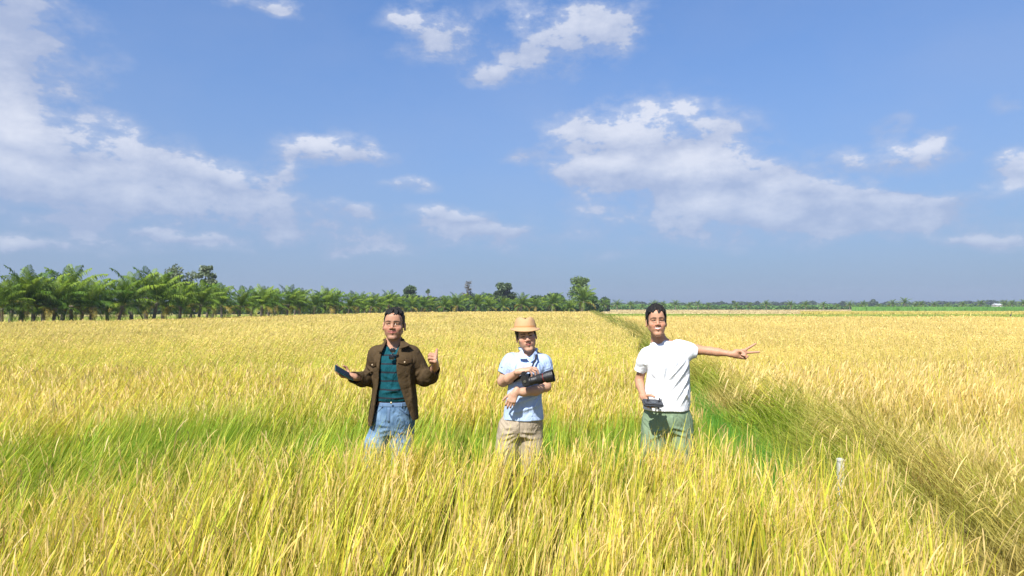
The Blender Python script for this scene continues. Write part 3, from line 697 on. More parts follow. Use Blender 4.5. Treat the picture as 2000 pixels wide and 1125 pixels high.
# continuous far woodland and shrub belts
def belt(name, label, px0, px1, d, topf, col0, col1, n, leaf, depth=12, cat='woodland'):
    r = np.random.default_rng(int(abs(px0)) + 5)
    px = r.uniform(px0, px1, n); dd = d + r.uniform(0, depth, n)
    top = CAM_H + (HOR - topf(px)) * dd / FPX
    z = top * r.random(n) ** .7
    q = np.stack([(px - 1000) / FPX * dd, dd, z], 1)
    a = r.normal(0, 1, (n, 3)); a /= np.linalg.norm(a, axis=1)[:, None]
    bb = np.cross(a, r.normal(0, 1, (n, 3))); bb /= np.linalg.norm(bb, axis=1)[:, None]
    s = leaf * r.uniform(.5, 1.3, (n, 1))
    V = np.stack([q - a * s, q + bb * s * .6, q + a * s, q - bb * s * .6], 1).reshape(-1, 3)
    m = fbm(px * .09, z * .35, 3, 3)[:, None]
    c = lerp(np.array(col0), np.array(col1), np.clip((m - .5) * 3 + .5, 0, 1)) * r.uniform(.8, 1.2, (n, 1))
    i = np.arange(n) * 4
    o = link_mesh(name, np_mesh(name, V, np.stack([i, i + 1, i + 2, i + 3], 1), np.repeat(c, 4, axis=0)), M_LEAF)
    tag(o, label, cat, None, 'stuff')
wig = lambda px, a, f, s: (vnoise(px * f, px * 0, s) - .5) * a + (vnoise(px * f * 3.1, px * 0, s + 1) - .5) * a * .6
belt('distant_wood', 'bluish far woodland along the skyline on the right', 1150, 2150, 620, lambda p: 592.0 - 3.6 * np.exp(-((p - 1910) / 75) ** 2) + wig(p, 4.5, .09, 2), (.030, .052, .030), (.05, .085, .042), 34000, 1.3, 30)
belt('distant_wood', 'dark green undergrowth closing the view behind the long row of palms', -260, 1160, 150, lambda p: 591.5 + wig(p, 8, .05, 6) + 0 * p, (.03, .06, .018), (.06, .11, .03), 34000, .42, 14)
belt('distant_wood', 'dark bluish trees massed behind the gappy row of separate palms', 745, 1190, 215, lambda p: 580.5 + wig(p, 15, .035, 31) + 7 * sstep(1120, 1180, p), (.035, .065, .035), (.075, .12, .05), 22000, .6, 20)
belt('green_thicket', 'bright green banana and shrub thicket under the far palms on the right', 1165, 1640, 330, lambda p: 596.4 + wig(p, 4.2, .07, 9), (.08, .17, .04), (.14, .26, .06), 12000, .55, 10, 'thicket')
belt('green_thicket', 'low green scrub between the far palms at the right end', 1640, 2100, 345, lambda p: 597.0 + wig(p, 4.5, .07, 12), (.07, .14, .04), (.10, .18, .045), 12000, .6, 10, 'thicket')

# small house, marker post, birds
def box(bm, cx, cy, cz, sx, sy, sz, bev=0):
    r = bmesh.ops.create_cube(bm, size=1); bmesh.ops.scale(bm, vec=(sx, sy, sz), verts=r['verts']); bmesh.ops.translate(bm, vec=(cx, cy, cz), verts=r['verts'])
    if bev:
        es = list({e for v in r['verts'] for e in v.link_edges}); bmesh.ops.bevel(bm, geom=es, offset=bev, segments=2, affect='EDGES')
M_WHITE = mat('whitewash', (.62, .62, .60), .8, .2, .08, 3)
h0 = W(1947, HOR, 322); hs = empty('hut', (h0.x, 322, 0), .2); tag(hs, 'tiny whitish hut with grey roof half hidden in far greenery at right', 'hut')
bm = bmesh.new(); box(bm, 0, 0, 1.2, 3.2, 2.4, 2.4); from_bm('wall', bm, M_WHITE, hs)
bm = bmesh.new()
pr = [(-1.9, -1.5, 2.35), (1.9, -1.5, 2.35), (1.9, 1.5, 2.35), (-1.9, 1.5, 2.35), (-1.9, 0, 3.2), (1.9, 0, 3.2)]
vv = [bm.verts.new(p) for p in pr]
for f in [(0, 1, 5, 4), (2, 3, 4, 5), (1, 2, 5), (3, 0, 4), (3, 2, 1, 0)]: bm.faces.new([vv[k] for k in f])
from_bm('roof', bm, mat('tin_roof', (.40, .42, .45), .5, .4, .1, 5), hs)
bm = bmesh.new(); box(bm, -.5, -1.23, .95, .8, .06, 1.8); from_bm('door', bm, mat('dark_door', (.06, .05, .04)), hs)
# marker post
mp = W(1637, 893, 4.85)
bm = bmesh.new(); box(bm, 0, 0, mp.z / 2, .040, .040, mp.z, .006); box(bm, 0, 0, mp.z - .012, .045, .045, .02, .004)
po = from_bm('marker_post', bm, mat('weathered_concrete', (.50, .50, .48), .9, .2, .25, 60, .5, 90)); po.location = (mp.x, mp.y, 0)
tag(po, 'pale grey concrete post top poking out of the rice at the ditch', 'post')
M_BIRD = mat('bird_feather', (.05, .05, .06), .7, .2, .3, 40)
def bird_fly(px, py, d, s, label, bank):
    p = W(px, py, d); bm = bmesh.new()
    bmesh.ops.create_uvsphere(bm, u_segments=10, v_segments=8, radius=1)
    for v in bm.verts:
        v.co = Vector((v.co.x * .5 * (1 - .35 * v.co.x), v.co.y * .13, v.co.z * .12))
        if v.co.x < -.35: v.co.y *= 1.5; v.co.z *= .3
    for sg in (-1, 1):
        pts = [(.22, .08), (.12, .55), (-.05, 1.15), (-.16, 1.1), (-.1, .5), (-.2, .08)]
        a = [bm.verts.new((x, sg * y, .06 + .22 * y - .12 * y * y + .012)) for x, y in pts]; b = [bm.verts.new((x, sg * y, .06 + .22 * y - .12 * y * y - .012)) for x, y in pts]
        bm.faces.new(a); bm.faces.new(b[::-1])
        for i in range(len(pts)): j = (i + 1) % len(pts); bm.faces.new((a[i], b[i], b[j], a[j]))
    bmesh.ops.create_cone(bm, segments=6, radius1=.04, radius2=.005, depth=.14, matrix=Matrix.Translation((.52, 0, 0)) @ Matrix.Rotation(R(90), 4, 'Y'), cap_ends=True)
    bmesh.ops.scale(bm, vec=(s, s, s), verts=bm.verts)
    o = from_bm('bird', bm, M_BIRD, None, False); o.location = p; o.rotation_euler = (bank, .1, 2.4); tag(o, label, 'bird', 'birds flying')
bird_fly(1037, 531, 60, .07, 'tiny dark bird flying in open sky above left of the biggest palm', .5)
bird_fly(1600, 584.5, 110, .13, 'tiny bird flying low over the far palms near the pointing hand', -.3)
bird_fly(1556, 576, 120, .10, 'faint tiny bird flying highest over the far palms on the right', .4)
bird_fly(1265, 588, 110, .10, 'tiny bird flying just above the far palms behind the white shirted man', .2)
# wading bird standing in the far green strip
p = W(1973, 613, 88); e = empty('bird', (p.x, 88, 0), .5); tag(e, 'dark wading bird standing in the far green rice at right', 'bird')
bm = bmesh.new(); bmesh.ops.create_uvsphere(bm, u_segments=10, v_segments=8, radius=1)
for v in bm.verts: v.co = Vector((v.co.x * .17, v.co.y * .08, v.co.z * .10 + v.co.x * .05 + .62))
nb = tube_mesh([[(.13, 0, .66, .04), (.2, 0, .76, .025), (.17, 0, .88, .022), (.21, 0, .96, .03), (.25, 0, .96, .02), (.36, 0, .93, .004)]], 7)
bm.from_mesh(nb); from_bm('body', bm, M_BIRD, e, True)
for s in (-.035, .035): link_mesh('leg', tube_mesh([[(0, s, 0, .01), (-.03, s, .3, .01), (0, s, .58, .02)]], 6), M_BIRD, e, True)
# ------------------------------------------------------------------ smooth solid modelling (distance fields -> one continuous skin)
def graded(lo, hi, fine, h0, h1):
    """axis coordinates from lo to hi, spacing h0 inside the fine ranges, h1 outside"""
    x = [lo]
    while x[-1] < hi:
        f = any(a - .02 <= x[-1] <= b + .02 for a, b in fine); x.append(x[-1] + (h0 if f else h1))
    return np.array(x)
class Field:
    def __init__(s, xs, ys, zs):
        s.ax = (xs, ys, zs); s.g = np.full((len(xs), len(ys), len(zs)), .05, np.float32)
    def sub(s, lo, hi, pad):
        sl = tuple(slice(max(0, np.searchsorted(a, l - pad) - 1), np.searchsorted(a, h + pad) + 1) for a, l, h in zip(s.ax, lo, hi))
        x, y, z = (a[q].astype(np.float32) for a, q in zip(s.ax, sl))
        return sl, x[:, None, None], y[None, :, None], z[None, None, :]
    def comb(s, sl, d, k, op='+'):
        a = s.g[sl]
        if a.size == 0: return
        if op == '+':
            if k > 0:
                h = np.clip(.5 + .5 * (a - d) / k, 0, 1); r = a * (1 - h) + d * h - k * h * (1 - h)
            else: r = np.minimum(a, d)
        elif op == '-':
            if k > 0:
                h = np.clip(.5 - .5 * (a + d) / k, 0, 1); r = a * (1 - h) - d * h + k * h * (1 - h)
            else: r = np.maximum(a, -d)
        else:
            r = np.maximum(a, d)
        s.g[sl] = r
    def caps(s, a, b, ra, rb=None, k=.02, op='+'):
        rb = ra if rb is None else rb
        a = np.array(a, float); b = np.array(b, float); m = max(ra, rb)
        sl, x, y, z = s.sub(np.minimum(a, b), np.maximum(a, b), m + max(k, .012) * 1.5)
        d = b - a; L2 = max(float(d @ d), 1e-9)
        t = np.clip(((x - a[0]) * d[0] + (y - a[1]) * d[1] + (z - a[2]) * d[2]) / L2, 0, 1)
        q = np.sqrt((x - a[0] - t * d[0]) ** 2 + (y - a[1] - t * d[1]) ** 2 + (z - a[2] - t * d[2]) ** 2) - (ra + (rb - ra) * t)
        s.comb(sl, q.astype(np.float32), k, op)
    def chain(s, pts, k=.02, op='+'):
        for i in range(len(pts) - 1): s.caps(pts[i][:3], pts[i + 1][:3], pts[i][3], pts[i + 1][3], k, op)
    def ell(s, c, r, M=None, k=.02, op='+', p=2):
        c = np.array(c, float); r = np.array(r, float); m = float(r.max()) if M is not None else r
        sl, x, y, z = s.sub(c - m, c + m, max(k, .012) * 1.5)
        X, Y, Z = x - c[0], y - c[1], z - c[2]
        if M is not None:
            X, Y, Z = (M[0][i] * X + M[1][i] * Y + M[2][i] * Z for i in range(3))
        if p == 2: q = np.sqrt((X / r[0]) ** 2 + (Y / r[1]) ** 2 + (Z / r[2]) ** 2)
        else: q = (np.abs(X / r[0]) ** p + np.abs(Y / r[1]) ** p + np.abs(Z / r[2]) ** p) ** (1 / p)
        s.comb(sl, ((q - 1) * float(r.min())).astype(np.float32) + np.zeros(s.g[sl].shape, np.float32), k, op)
    def loft(s, secs, k=.02, op='+', p=2.4, disp=None, end=0):
        """stack of cross-sections (z, cx, cy, a, b), low to high"""
        S = np.array(sorted(secs)); zl, zh = S[0, 0], S[-1, 0]
        lo = [(S[:, 1] - S[:, 3]).min(), (S[:, 2] - S[:, 4]).min(), zl]; hi = [(S[:, 1] + S[:, 3]).max(), (S[:, 2] + S[:, 4]).max(), zh]
        sl, x, y, z = s.sub(lo, hi, max(k, .02) * 1.5)
        zz = z.ravel(); t = np.clip(zz, zl, zh)
        def smooth(col):
            i = np.clip(np.searchsorted(S[:, 0], t) - 1, 0, len(S) - 2); u = (t - S[i, 0]) / (S[i + 1, 0] - S[i, 0])
            m = np.gradient(S[:, col], S[:, 0]); h = S[i + 1, 0] - S[i, 0]
            return ((2 * u ** 3 - 3 * u ** 2 + 1) * S[i, col] + (u ** 3 - 2 * u ** 2 + u) * h * m[i] + (-2 * u ** 3 + 3 * u ** 2) * S[i + 1, col] + (u ** 3 - u ** 2) * h * m[i + 1]).astype(np.float32)[None, None, :]
        cx, cy, a, b = (smooth(i) for i in (1, 2, 3, 4)); a = np.maximum(a, .004); b = np.maximum(b, .004)
        q = (np.abs((x - cx) / a) ** p + np.abs((y - cy) / b) ** p) ** (1 / p)
        d = (q - 1) * np.minimum(a, b)
        if disp is not None: d = d - disp(x, y, z)
        e = (np.abs(z - (zl + zh) / 2) - (zh - zl) / 2)
        d = np.maximum(d, e - end)
        s.comb(sl, d.astype(np.float32), k, op)
    def func(s, lo, hi, f, op='+', k=0):
        sl, x, y, z = s.sub(lo, hi, .01); s.comb(sl, f(x, y, z).astype(np.float32) + np.zeros(s.g[sl].shape, np.float32), k, op)
    def shift(s, lo, hi, f):
        sl, x, y, z = s.sub(lo, hi, .01); a = s.g[sl]; s.g[sl] = a + (f(x, y, z) * (np.abs(a) < .03)).astype(np.float32)
    def mesh(s, name, colf=None, smooth=1):
        g = s.g; ins = g < 0
        n = ins[:-1, :-1, :-1].astype(np.uint8)
        cnt = np.zeros(n.shape, np.uint8)
        for i in (0, 1):
            for j in (0, 1):
                for k in (0, 1): cnt += ins[i:g.shape[0] - 1 + i, j:g.shape[1] - 1 + j, k:g.shape[2] - 1 + k]
        act = (cnt > 0) & (cnt < 8); I = np.argwhere(act)
        idx = np.full(n.shape, -1, np.int32); idx[act] = np.arange(len(I))
        acc = np.zeros((len(I), 3)); w = np.zeros(len(I))
        P = [a.astype(float) for a in s.ax]
        cor = [(i, j, k) for i in (0, 1) for j in (0, 1) for k in (0, 1)]
        val = {c: g[I[:, 0] + c[0], I[:, 1] + c[1], I[:, 2] + c[2]].astype(float) for c in cor}
        for c in cor:
            for ax in range(3):
                if c[ax]: continue
                e = list(c); e[ax] = 1; e = tuple(e); a, b = val[c], val[e]
                m = (a < 0) != (b < 0); t = np.where(m, a / np.where(m, a - b, 1), 0)
                for q in range(3):
                    x0 = P[q][I[:, q] + c[q]]
                    if q == ax: x0 = x0 + t * (P[q][I[:, q] + 1] - P[q][I[:, q]])
                    acc[:, q] += np.where(m, x0, 0)
                w += m
        V = acc / w[:, None]; Fs = []
        for ax in range(3):
            o1, o2 = [(1, 2), (2, 0), (0, 1)][ax]
            sl0 = [slice(None)] * 3; sl1 = [slice(None)] * 3; sl0[ax] = slice(0, -1); sl1[ax] = slice(1, None)
            A = ins[tuple(sl0)]; B = ins[tuple(sl1)]
            for flip in (0, 1):
                E = np.argwhere((A & ~B) if not flip else (~A & B))
                ok = (E[:, o1] > 0) & (E[:, o2] > 0) & (E[:, o1] < g.shape[o1] - 1) & (E[:, o2] < g.shape[o2] - 1); E = E[ok]
                q = []
                for d1, d2 in ((-1, -1), (0, -1), (0, 0), (-1, 0)):
                    e = E.copy(); e[:, o1] += d1; e[:, o2] += d2; q.append(idx[e[:, 0], e[:, 1], e[:, 2]])
                q = np.stack(q, 1)
                Fs.append(q if not flip else q[:, ::-1])
        F = np.concatenate(Fs); F = F[(F >= 0).all(1)]
        for _ in range(smooth):     # one light relaxation removes the stair steps
            sm = np.zeros_like(V); c = np.zeros(len(V))
            for a in range(4):
                b = (a + 1) % 4
                np.add.at(sm, F[:, a], V[F[:, b]]); np.add.at(c, F[:, a], 1); np.add.at(sm, F[:, b], V[F[:, a]]); np.add.at(c, F[:, b], 1)
            V = lerp(V, sm / np.maximum(c, 1)[:, None], .45)
        C = colf(V) if colf is not None else None
        me = np_mesh(name, V, F, C)
        return me
def wrinkle(x, y, z, seed=0, f=18):
    r = random.Random(seed); out = 0
    for i in range(7):
        a, b, c = r.gauss(0, 1), r.gauss(0, 1), r.gauss(0, .6); l = math.sqrt(a * a + b * b + c * c); q = f * r.uniform(.6, 1.7) / l
        out = out + np.sin((a * x + b * y + c * z) * q + r.uniform(0, 6.28))
    return out / 4.0
def folds(x, y, z, lines):
    """soft cloth creases: each line is (p, q, width, height), a raised fold running from p to q"""
    out = 0
    for p, q, w, h in lines:
        p = np.array(p, float); d = np.array(q, float) - p; L2 = float(d @ d)
        t = np.clip(((x - p[0]) * d[0] + (y - p[1]) * d[1] + (z - p[2]) * d[2]) / L2, 0, 1)
        r2 = (x - p[0] - t * d[0]) ** 2 + ((y - p[1] - t * d[1]) * .25) ** 2 + (z - p[2] - t * d[2]) ** 2
        out = out + h * np.exp(-r2 / (w * w)) * np.sin(np.pi * np.clip(t * .9 + .08, 0, 1))
    return out
def rotm(fwd, up):
    """3x3 with columns side, back, up for a head looking along fwd"""
    f = Vector(fwd).normalized(); u = Vector(up); x = (f.cross(u)).normalized(); u = x.cross(f).normalized()
    # local axes: +x = viewer's right when facing the camera, -y = out of the face, +z = up
    return np.array([[-x[i] * -1 * -1, -f[i], u[i]] for i in range(3)]) if False else np.array([[-x[i], -f[i], u[i]] for i in range(3)])
# ------------------------------------------------------------------ the three men
D0 = 5.2; PPM = FPX / D0
def unit(v): v = np.array(v, float); return v / np.linalg.norm(v)
class Man:
    def __init__(s, px0):
        s.base = Vector(((px0 - 1000) / PPM, D0, 0)); s.px0 = px0
    def P(s, px, py, dy=0.0):
        w = W(px, py, D0 + dy) - s.base; return np.array(w)
    def sec(s, py, l, r, cy, b):
        """cross-section of a garment, from its left and right outline in the photo"""
        return (CAM_H - (py - HOR) / PPM, ((l + r) / 2 - s.px0) / PPM, cy, (r - l) / 2 / PPM, b)
    def link(s, name, me, m, parent=None):
        o = link_mesh(name, me, m, parent, True)
        return o
def ch(m, *pts): return [tuple(m.P(p[0], p[1], p[2])) + (p[3],) for p in pts]

def hand(F, w, d, n, side, curl, spread=(0.10, .02, -.05, -.13), thumb=None, sc=1.0, wr=.026):
    """palm, four jointed fingers and a thumb. d: wrist to knuckles, n: where the palm faces"""
    w = np.array(w, float); d = unit(d); n = np.array(n, float); n = unit(n - d * (n @ d))
    th = np.cross(d, n) if side == 'R' else np.cross(n, d)
    kn = []
    for i, (u, f) in enumerate([(.028, .082), (.009, .086), (-.010, .081), (-.027, .072)]):
        k0 = w + d * f * sc + th * u * sc - n * .004
        kn.append(k0); F.caps(w + th * u * .55 * sc + d * .012, k0, .0150 * sc, .0112 * sc, .014)
    F.caps(w - d * .02, w + d * .02, wr * .92 * sc, wr * .85 * sc, .012)
    F.caps(w + d * .025 + th * .018, w + d * .055 + th * .012 + n * .006, .016 * sc, .013 * sc, .012)
    LN = [(.041, .025, .020), (.045, .028, .021), (.042, .026, .020), (.032, .020, .018)]
    for i in range(4):
        p = kn[i]; a = 0; f0 = unit(d + th * spread[i])
        for j in range(3):
            a += curl[i][j]; f = f0 * math.cos(a) + n * math.sin(a); q = p + f * LN[i][j] * sc
            r0 = (.0092, .0084, .0076)[j] * sc * (.88 if i == 3 else 1); r1 = (.0086, .0078, .0066)[j] * sc * (.88 if i == 3 else 1)
            F.caps(p, q, r0, r1, .005 if j == 0 else .002); p = q
    b = w + d * .022 * sc + th * .022 * sc
    t = thumb or [(.5, .55, .35), (.85, .30, .2), (.9, .1, .15)]
    p = b
    for j, (fd, ft, fn) in enumerate(t):
        q = p + unit(d * fd + th * ft + n * fn) * (.038, .032, .026)[j] * sc
        F.caps(p, q, (.0150, .0110, .0096)[j] * sc, (.0118, .0100, .0080)[j] * sc, .008 if j == 0 else .003); p = q

def head(F, c, M, smile=0, wide=1.0, long=1.0):
    c = np.array(c, float); T = lambda x, y, z: c + M @ np.array([x * wide, y, z * long])
    E = lambda x, y, z, r, k=.02, op='+', p=2: F.ell(T(x, y, z), (r[0] * wide, r[1], r[2] * long), M, k, op, p)
    CP = lambda a, b, ra, rb=None, k=.01, op='+': F.caps(T(*a), T(*b), ra, rb, k, op)
    E(0, .014, .030, (.073, .092, .083), .02)                       # skull
    E(0, -.030, -.030, (.060, .058, .075), .03)                     # face
    for s in (-1, 1):
        CP((s * .048, .010, -.052), (s * (.020 if wide > 1 else .015), -.054, -.096), .017, .014, .03)   # jaw
        E(s * .040, -.060, -.026, (.024, .022, .020), .018)         # cheek
        E(s * .038, -.050, -.056, (.019, .022, .026), .018)
        if smile: E(s * .041, -.065, -.031, (.017, .015, .014), .015)
        CP((s * .012, -.086, .021), (s * .044, -.070, .022), .0085, .007, .012)   # brow ridge
    CP((-.010, -.074, -.099), (.010, -.074, -.099), .0145, .0145, .02)           # chin
    E(0, -.074, .050, (.044, .022, .032), .03)                      # forehead
    for s in (-1, 1):
        E(s * .031, -.098, .003, (.0165, .014, .0095), .008, '-')   # socket
        E(s * .031, -.0745, .003, (.0145, .0125, .0118), .004)      # lid over the eyeball
        CP((s * .018, -.0865, -.0075), (s * .042, -.080, -.008), .0030, .0026, .006)   # lower lid
        CP((s * .018, -.0895, .0105), (s * .043, -.081, .0105), .0030, .0026, .005)     # upper fold
        # ear
        E(s * .0775, .012, -.010, (.0085, .019, .031), .006); E(s * .085, .006, -.006, (.005, .010, .017), .003, '-')
        E(s * .080, .008, -.034, (.006, .009, .010), .005)
    CP((0, -.084, .016), (0, -.1005, -.022), .0075, .0100, .012)      # nose
    E(0, -.1025, -.025, (.0105, .0095, .0090), .006)
    for s in (-1, 1):
        E(s * .0135, -.095, -.029, (.0088, .0105, .0078), .005); E(s * .007, -.100, -.0375, (.0045, .005, .004), .002, '-')
    E(0, -.074, -.054, (.032, .018, .022), .015)                    # muzzle
    w = (.022, .031, .034)[smile]; u = .006 * smile
    for s in (-1, 1):
        CP((0, -.0925, -.0515), (s * w, -.079, -.053 + u), .0044, .0028, .004)
        CP((0, -.0920, -.0635 - .003 * (smile > 1)), (s * w * .85, -.080, -.0575 + u), .0058, .0030, .004)
        if smile < 1: CP((s * .022, -.086, -.034), (s * (.035 + .003 * smile), -.076, -.056), .0014, .0014, .006, '-')   # cheek fold
        CP((0, -.097, -.057 - .0015 * smile), (s * w * .95, -.083, -.055 + u), .0022, .0014, .002, '-')
    if smile > 1:
        for s in (-1, 1): CP((0, -.0955, -.0575), (s * w * .7, -.087, -.0555 + u * .6), .0048, .0030, .002, '-')

def skin_color(c, M, base, smile, stubble, wide=1.0, long=1.0):
    c = np.array(c, float)
    def f(V):
        q = (V - c) @ M; X = q[:, 0] / wide; Y = q[:, 1]; Z = q[:, 2] / long; ax = np.abs(X); n = len(V)
        C = np.tile(np.array(base), (n, 1)); face = (Y < -.03) & (np.abs(Z) < .13) & (ax < .09)
        m = .92 + .16 * fbm(V[:, 0] * 40 + 9, V[:, 2] * 40 + V[:, 1] * 30, 3, 3); C = C * m[:, None]
        red = face * np.exp(-((ax - .040) / .02) ** 2 - ((Z + .028) / .018) ** 2) + face * np.exp(-(ax / .012) ** 2 - ((Z + .026) / .012) ** 2)
        C = C * (1 - red[:, None] * np.array([[-.03, .16, .16]]))
        st = face * sstep(-.030, -.060, Z) * (.35 if stubble else .08) + face * stubble * .35 * np.exp(-(ax / .03) ** 2 - ((Z + .042) / .006) ** 2)
        C = C * (1 - st[:, None] * np.array([[.50, .48, .40]]))
        w = (.021, .030, .033)[smile]; u = .006 * smile; lz = -.0575 + u * (ax / w) ** 1.6
        lip = face * (ax < w + .003) * (Y < -.074) * np.clip(1.3 - np.abs(Z - lz) / (.0105 * np.sqrt(np.maximum(1 - (ax / (w + .004)) ** 2, .02))), 0, 1)
        C = lerp(C, np.array([[.33, .09, .08]]), (lip * .85)[:, None])
        slit = face * (ax < w) * (Y < -.072) * np.clip(1.4 - np.abs(Z - lz - .0005) / .0022, 0, 1); C = lerp(C, np.array([[.10, .02, .018]]), (slit * (.85))[:, None])
        bz = .0225 + .005 * np.cos((ax - .030) / .016) - .0035
        br = face * (ax > .010) * (ax < .050) * np.clip(1.5 - np.abs(Z - bz) / (.0054 * np.clip(1.25 - (ax - .01) / .055, .3, 1)), 0, 1)
        C = lerp(C, np.array([[.022, .014, .010]]), (br * .9)[:, None])
        eye = face * np.clip(1.4 - np.sqrt(((ax - .031) / .0150) ** 2 + ((Z - .0035) / .0032) ** 2), 0, 1) * (Y < -.06)
        C = lerp(C, np.array([[.030, .015, .010]]), np.clip(eye * 1.6, 0, .9)[:, None])
        lid = face * np.clip(1.3 - np.sqrt(((ax - .031) / .017) ** 2 + ((Z - .004) / .011) ** 2), 0, 1)
        C = C * (1 - .22 * lid[:, None])
        nos = face * np.clip(1.3 - np.sqrt(((ax - .007) / .0042) ** 2 + ((Z + .0365) / .003) ** 2), 0, 1) * (Y < -.085)
        return lerp(C, np.array([[.06, .02, .015]]), (nos * .8)[:, None])
    return f
def skin_mat(name):
    m, nt, p = new_mat(name)
    a = nt.nodes.new('ShaderNodeAttribute'); a.attribute_name = 'Col'; nt.links.new(a.outputs['Color'], p.inputs['Base Color'])
    p.inputs['Roughness'].default_value = .55; p.inputs['Specular IOR Level'].default_value = .30
    p.inputs['Subsurface Weight'].default_value = .12; p.inputs['Subsurface Radius'].default_value = (.012, .004, .002); p.inputs['Subsurface Scale'].default_value = 1
    return m
M_SKIN = skin_mat('skin')
M_HAIR = mat('black_hair', (.010, .009, .008), .6, .22, .5, 90, .6, 260)
M_EYE = mat('eye_dark', (.03, .018, .012), .15, .6, .3, 200)

def local(F, c, M):
    def g(x, y, z):
        X, Y, Z = x - c[0], y - c[1], z - c[2]
        return tuple(M[0][i] * X + M[1][i] * Y + M[2][i] * Z for i in range(3))
    return g
def hair(c, M, hl=.062, temple=.014, top=.020, quiff=.0, fringe=0.0, seed=1, low=False):
    c = np.array(c, float); A = [np.arange(c[i] - .15, c[i] + .15, .0024) for i in range(3)]
    F = Field(*A); g = local(F, c, M)
    def f(x, y, z):
        X, Y, Z = g(x, y, z)
        n = .0022 * np.sin(X * 260 + 3 * np.sin(Z * 70 + seed) + 2 * np.sin(Y * 55)) * np.sin(Y * 190 + 2.5 * np.sin(X * 80 + seed)) + .0030 * np.sin(X * 120 + Y * 90 + 4 * np.sin(Z * 40))
        sp = np.clip((Z - .05) / .05, 0, 1)
        rz = .083 + top + quiff * np.clip(-Y / .06, 0, 1)
        q = np.sqrt((X / (.0785 + .003 * sp)) ** 2 + ((Y - .016) / np.where(Y < .016, .122 - .012 * np.clip((Z - .06) / .05, 0, 1), .098)) ** 2 + ((Z - .030) / rz) ** 2)
        d = (q - 1) * .08 - n * (.6 + 1.2 * sp)
        line = hl + temple * np.clip((np.abs(X) - .022) / .03, 0, 1) - .030 * np.clip((np.abs(X) - .058) / .010, 0, 1) * 1.4 + .004 * np.sin(X * 300 + seed) + fringe * np.sin(X * 120 + 1.3 + seed)
        ys = np.where(Z > .0, -.034, np.where(Z > -.022, -.030 + (0 - Z) * 1.3, .018)) + 0 * X
        keep = np.maximum(Z - line, Y - ys)
        keep = np.minimum(keep, Z + .075)
        # round the ears free
        ear = np.sqrt(((np.abs(X) - .080) / .016) ** 2 + ((Y - .012) / .024) ** 2 + ((Z + .010) / .036) ** 2)
        return np.maximum(np.maximum(d, -keep * .8), -(ear - 1) * .02)
    F.func(c - .14, c + .14, f)
    return F.mesh('hair', None, 1)

def axes(m, hands, box, hz=None):
    """graded grid: fine round the head and hands"""
    lo, hi = box; xr = [(m.hc[0] - .10, m.hc[0] + .10)]; zr = [(m.hc[2] - .15, m.hc[2] + .13)]
    for h in hands: xr.append((h[0] - .09, h[0] + .09)); zr.append((h[2] - .08, h[2] + .09))
    return graded(lo[0], hi[0], xr, .0030, .0075), graded(lo[1], hi[1], [(m.hc[1] - .12, m.hc[1] + .02)] + [(h[1] - .08, h[1] + .08) for h in hands], .0032, .0075), graded(lo[2], hi[2], zr, .0028, .0085)
def cloth(m, box, build, col, name, parent, mt, h=.0055):
    lo, hi = box; F = Field(*[np.arange(a, b, h) for a, b in zip(lo, hi)]); build(F)
    return m.link(name, F.mesh(name, col, 1), mt, parent)
def sleeve(F, a, b, ra, rb, k=.03, op='+'):
    """tapered tube, round at a, cut flat at b"""
    a = np.array(a, float); b = np.array(b, float); d = b - a; L = float(np.linalg.norm(d)); u = d / L
    def f(x, y, z):
        t = (x - a[0]) * u[0] + (y - a[1]) * u[1] + (z - a[2]) * u[2]; tc = np.clip(t, 0, 9)
        r = np.sqrt((x - a[0] - tc * u[0]) ** 2 + (y - a[1] - tc * u[1]) ** 2 + (z - a[2] - tc * u[2]) ** 2) - (ra + (rb - ra) * np.clip(t / L, 0, 1.2))
        return np.maximum(r, t - L)
    m = max(ra, rb) + .02
    F.func(np.minimum(a, b) - m, np.maximum(a, b) + m, f, op, k)
def body_common(F, m, neck, hipL, hipR, kneeL, kneeR, ankL, ankR, torso, thigh=.080):
    F.loft(torso, .02)
    for hp, kn, an in ((hipL, kneeL, ankL), (hipR, kneeR, ankR)):
        F.chain([tuple(hp) + (thigh,), tuple(kn) + (.052,), tuple(lerp(kn, an, .35)) + (.052,), tuple(an) + (.036,)], .03)
        F.caps(an - np.array([0, 0, .03]), an + np.array([0, -.15, -.045]), .036, .028, .02)
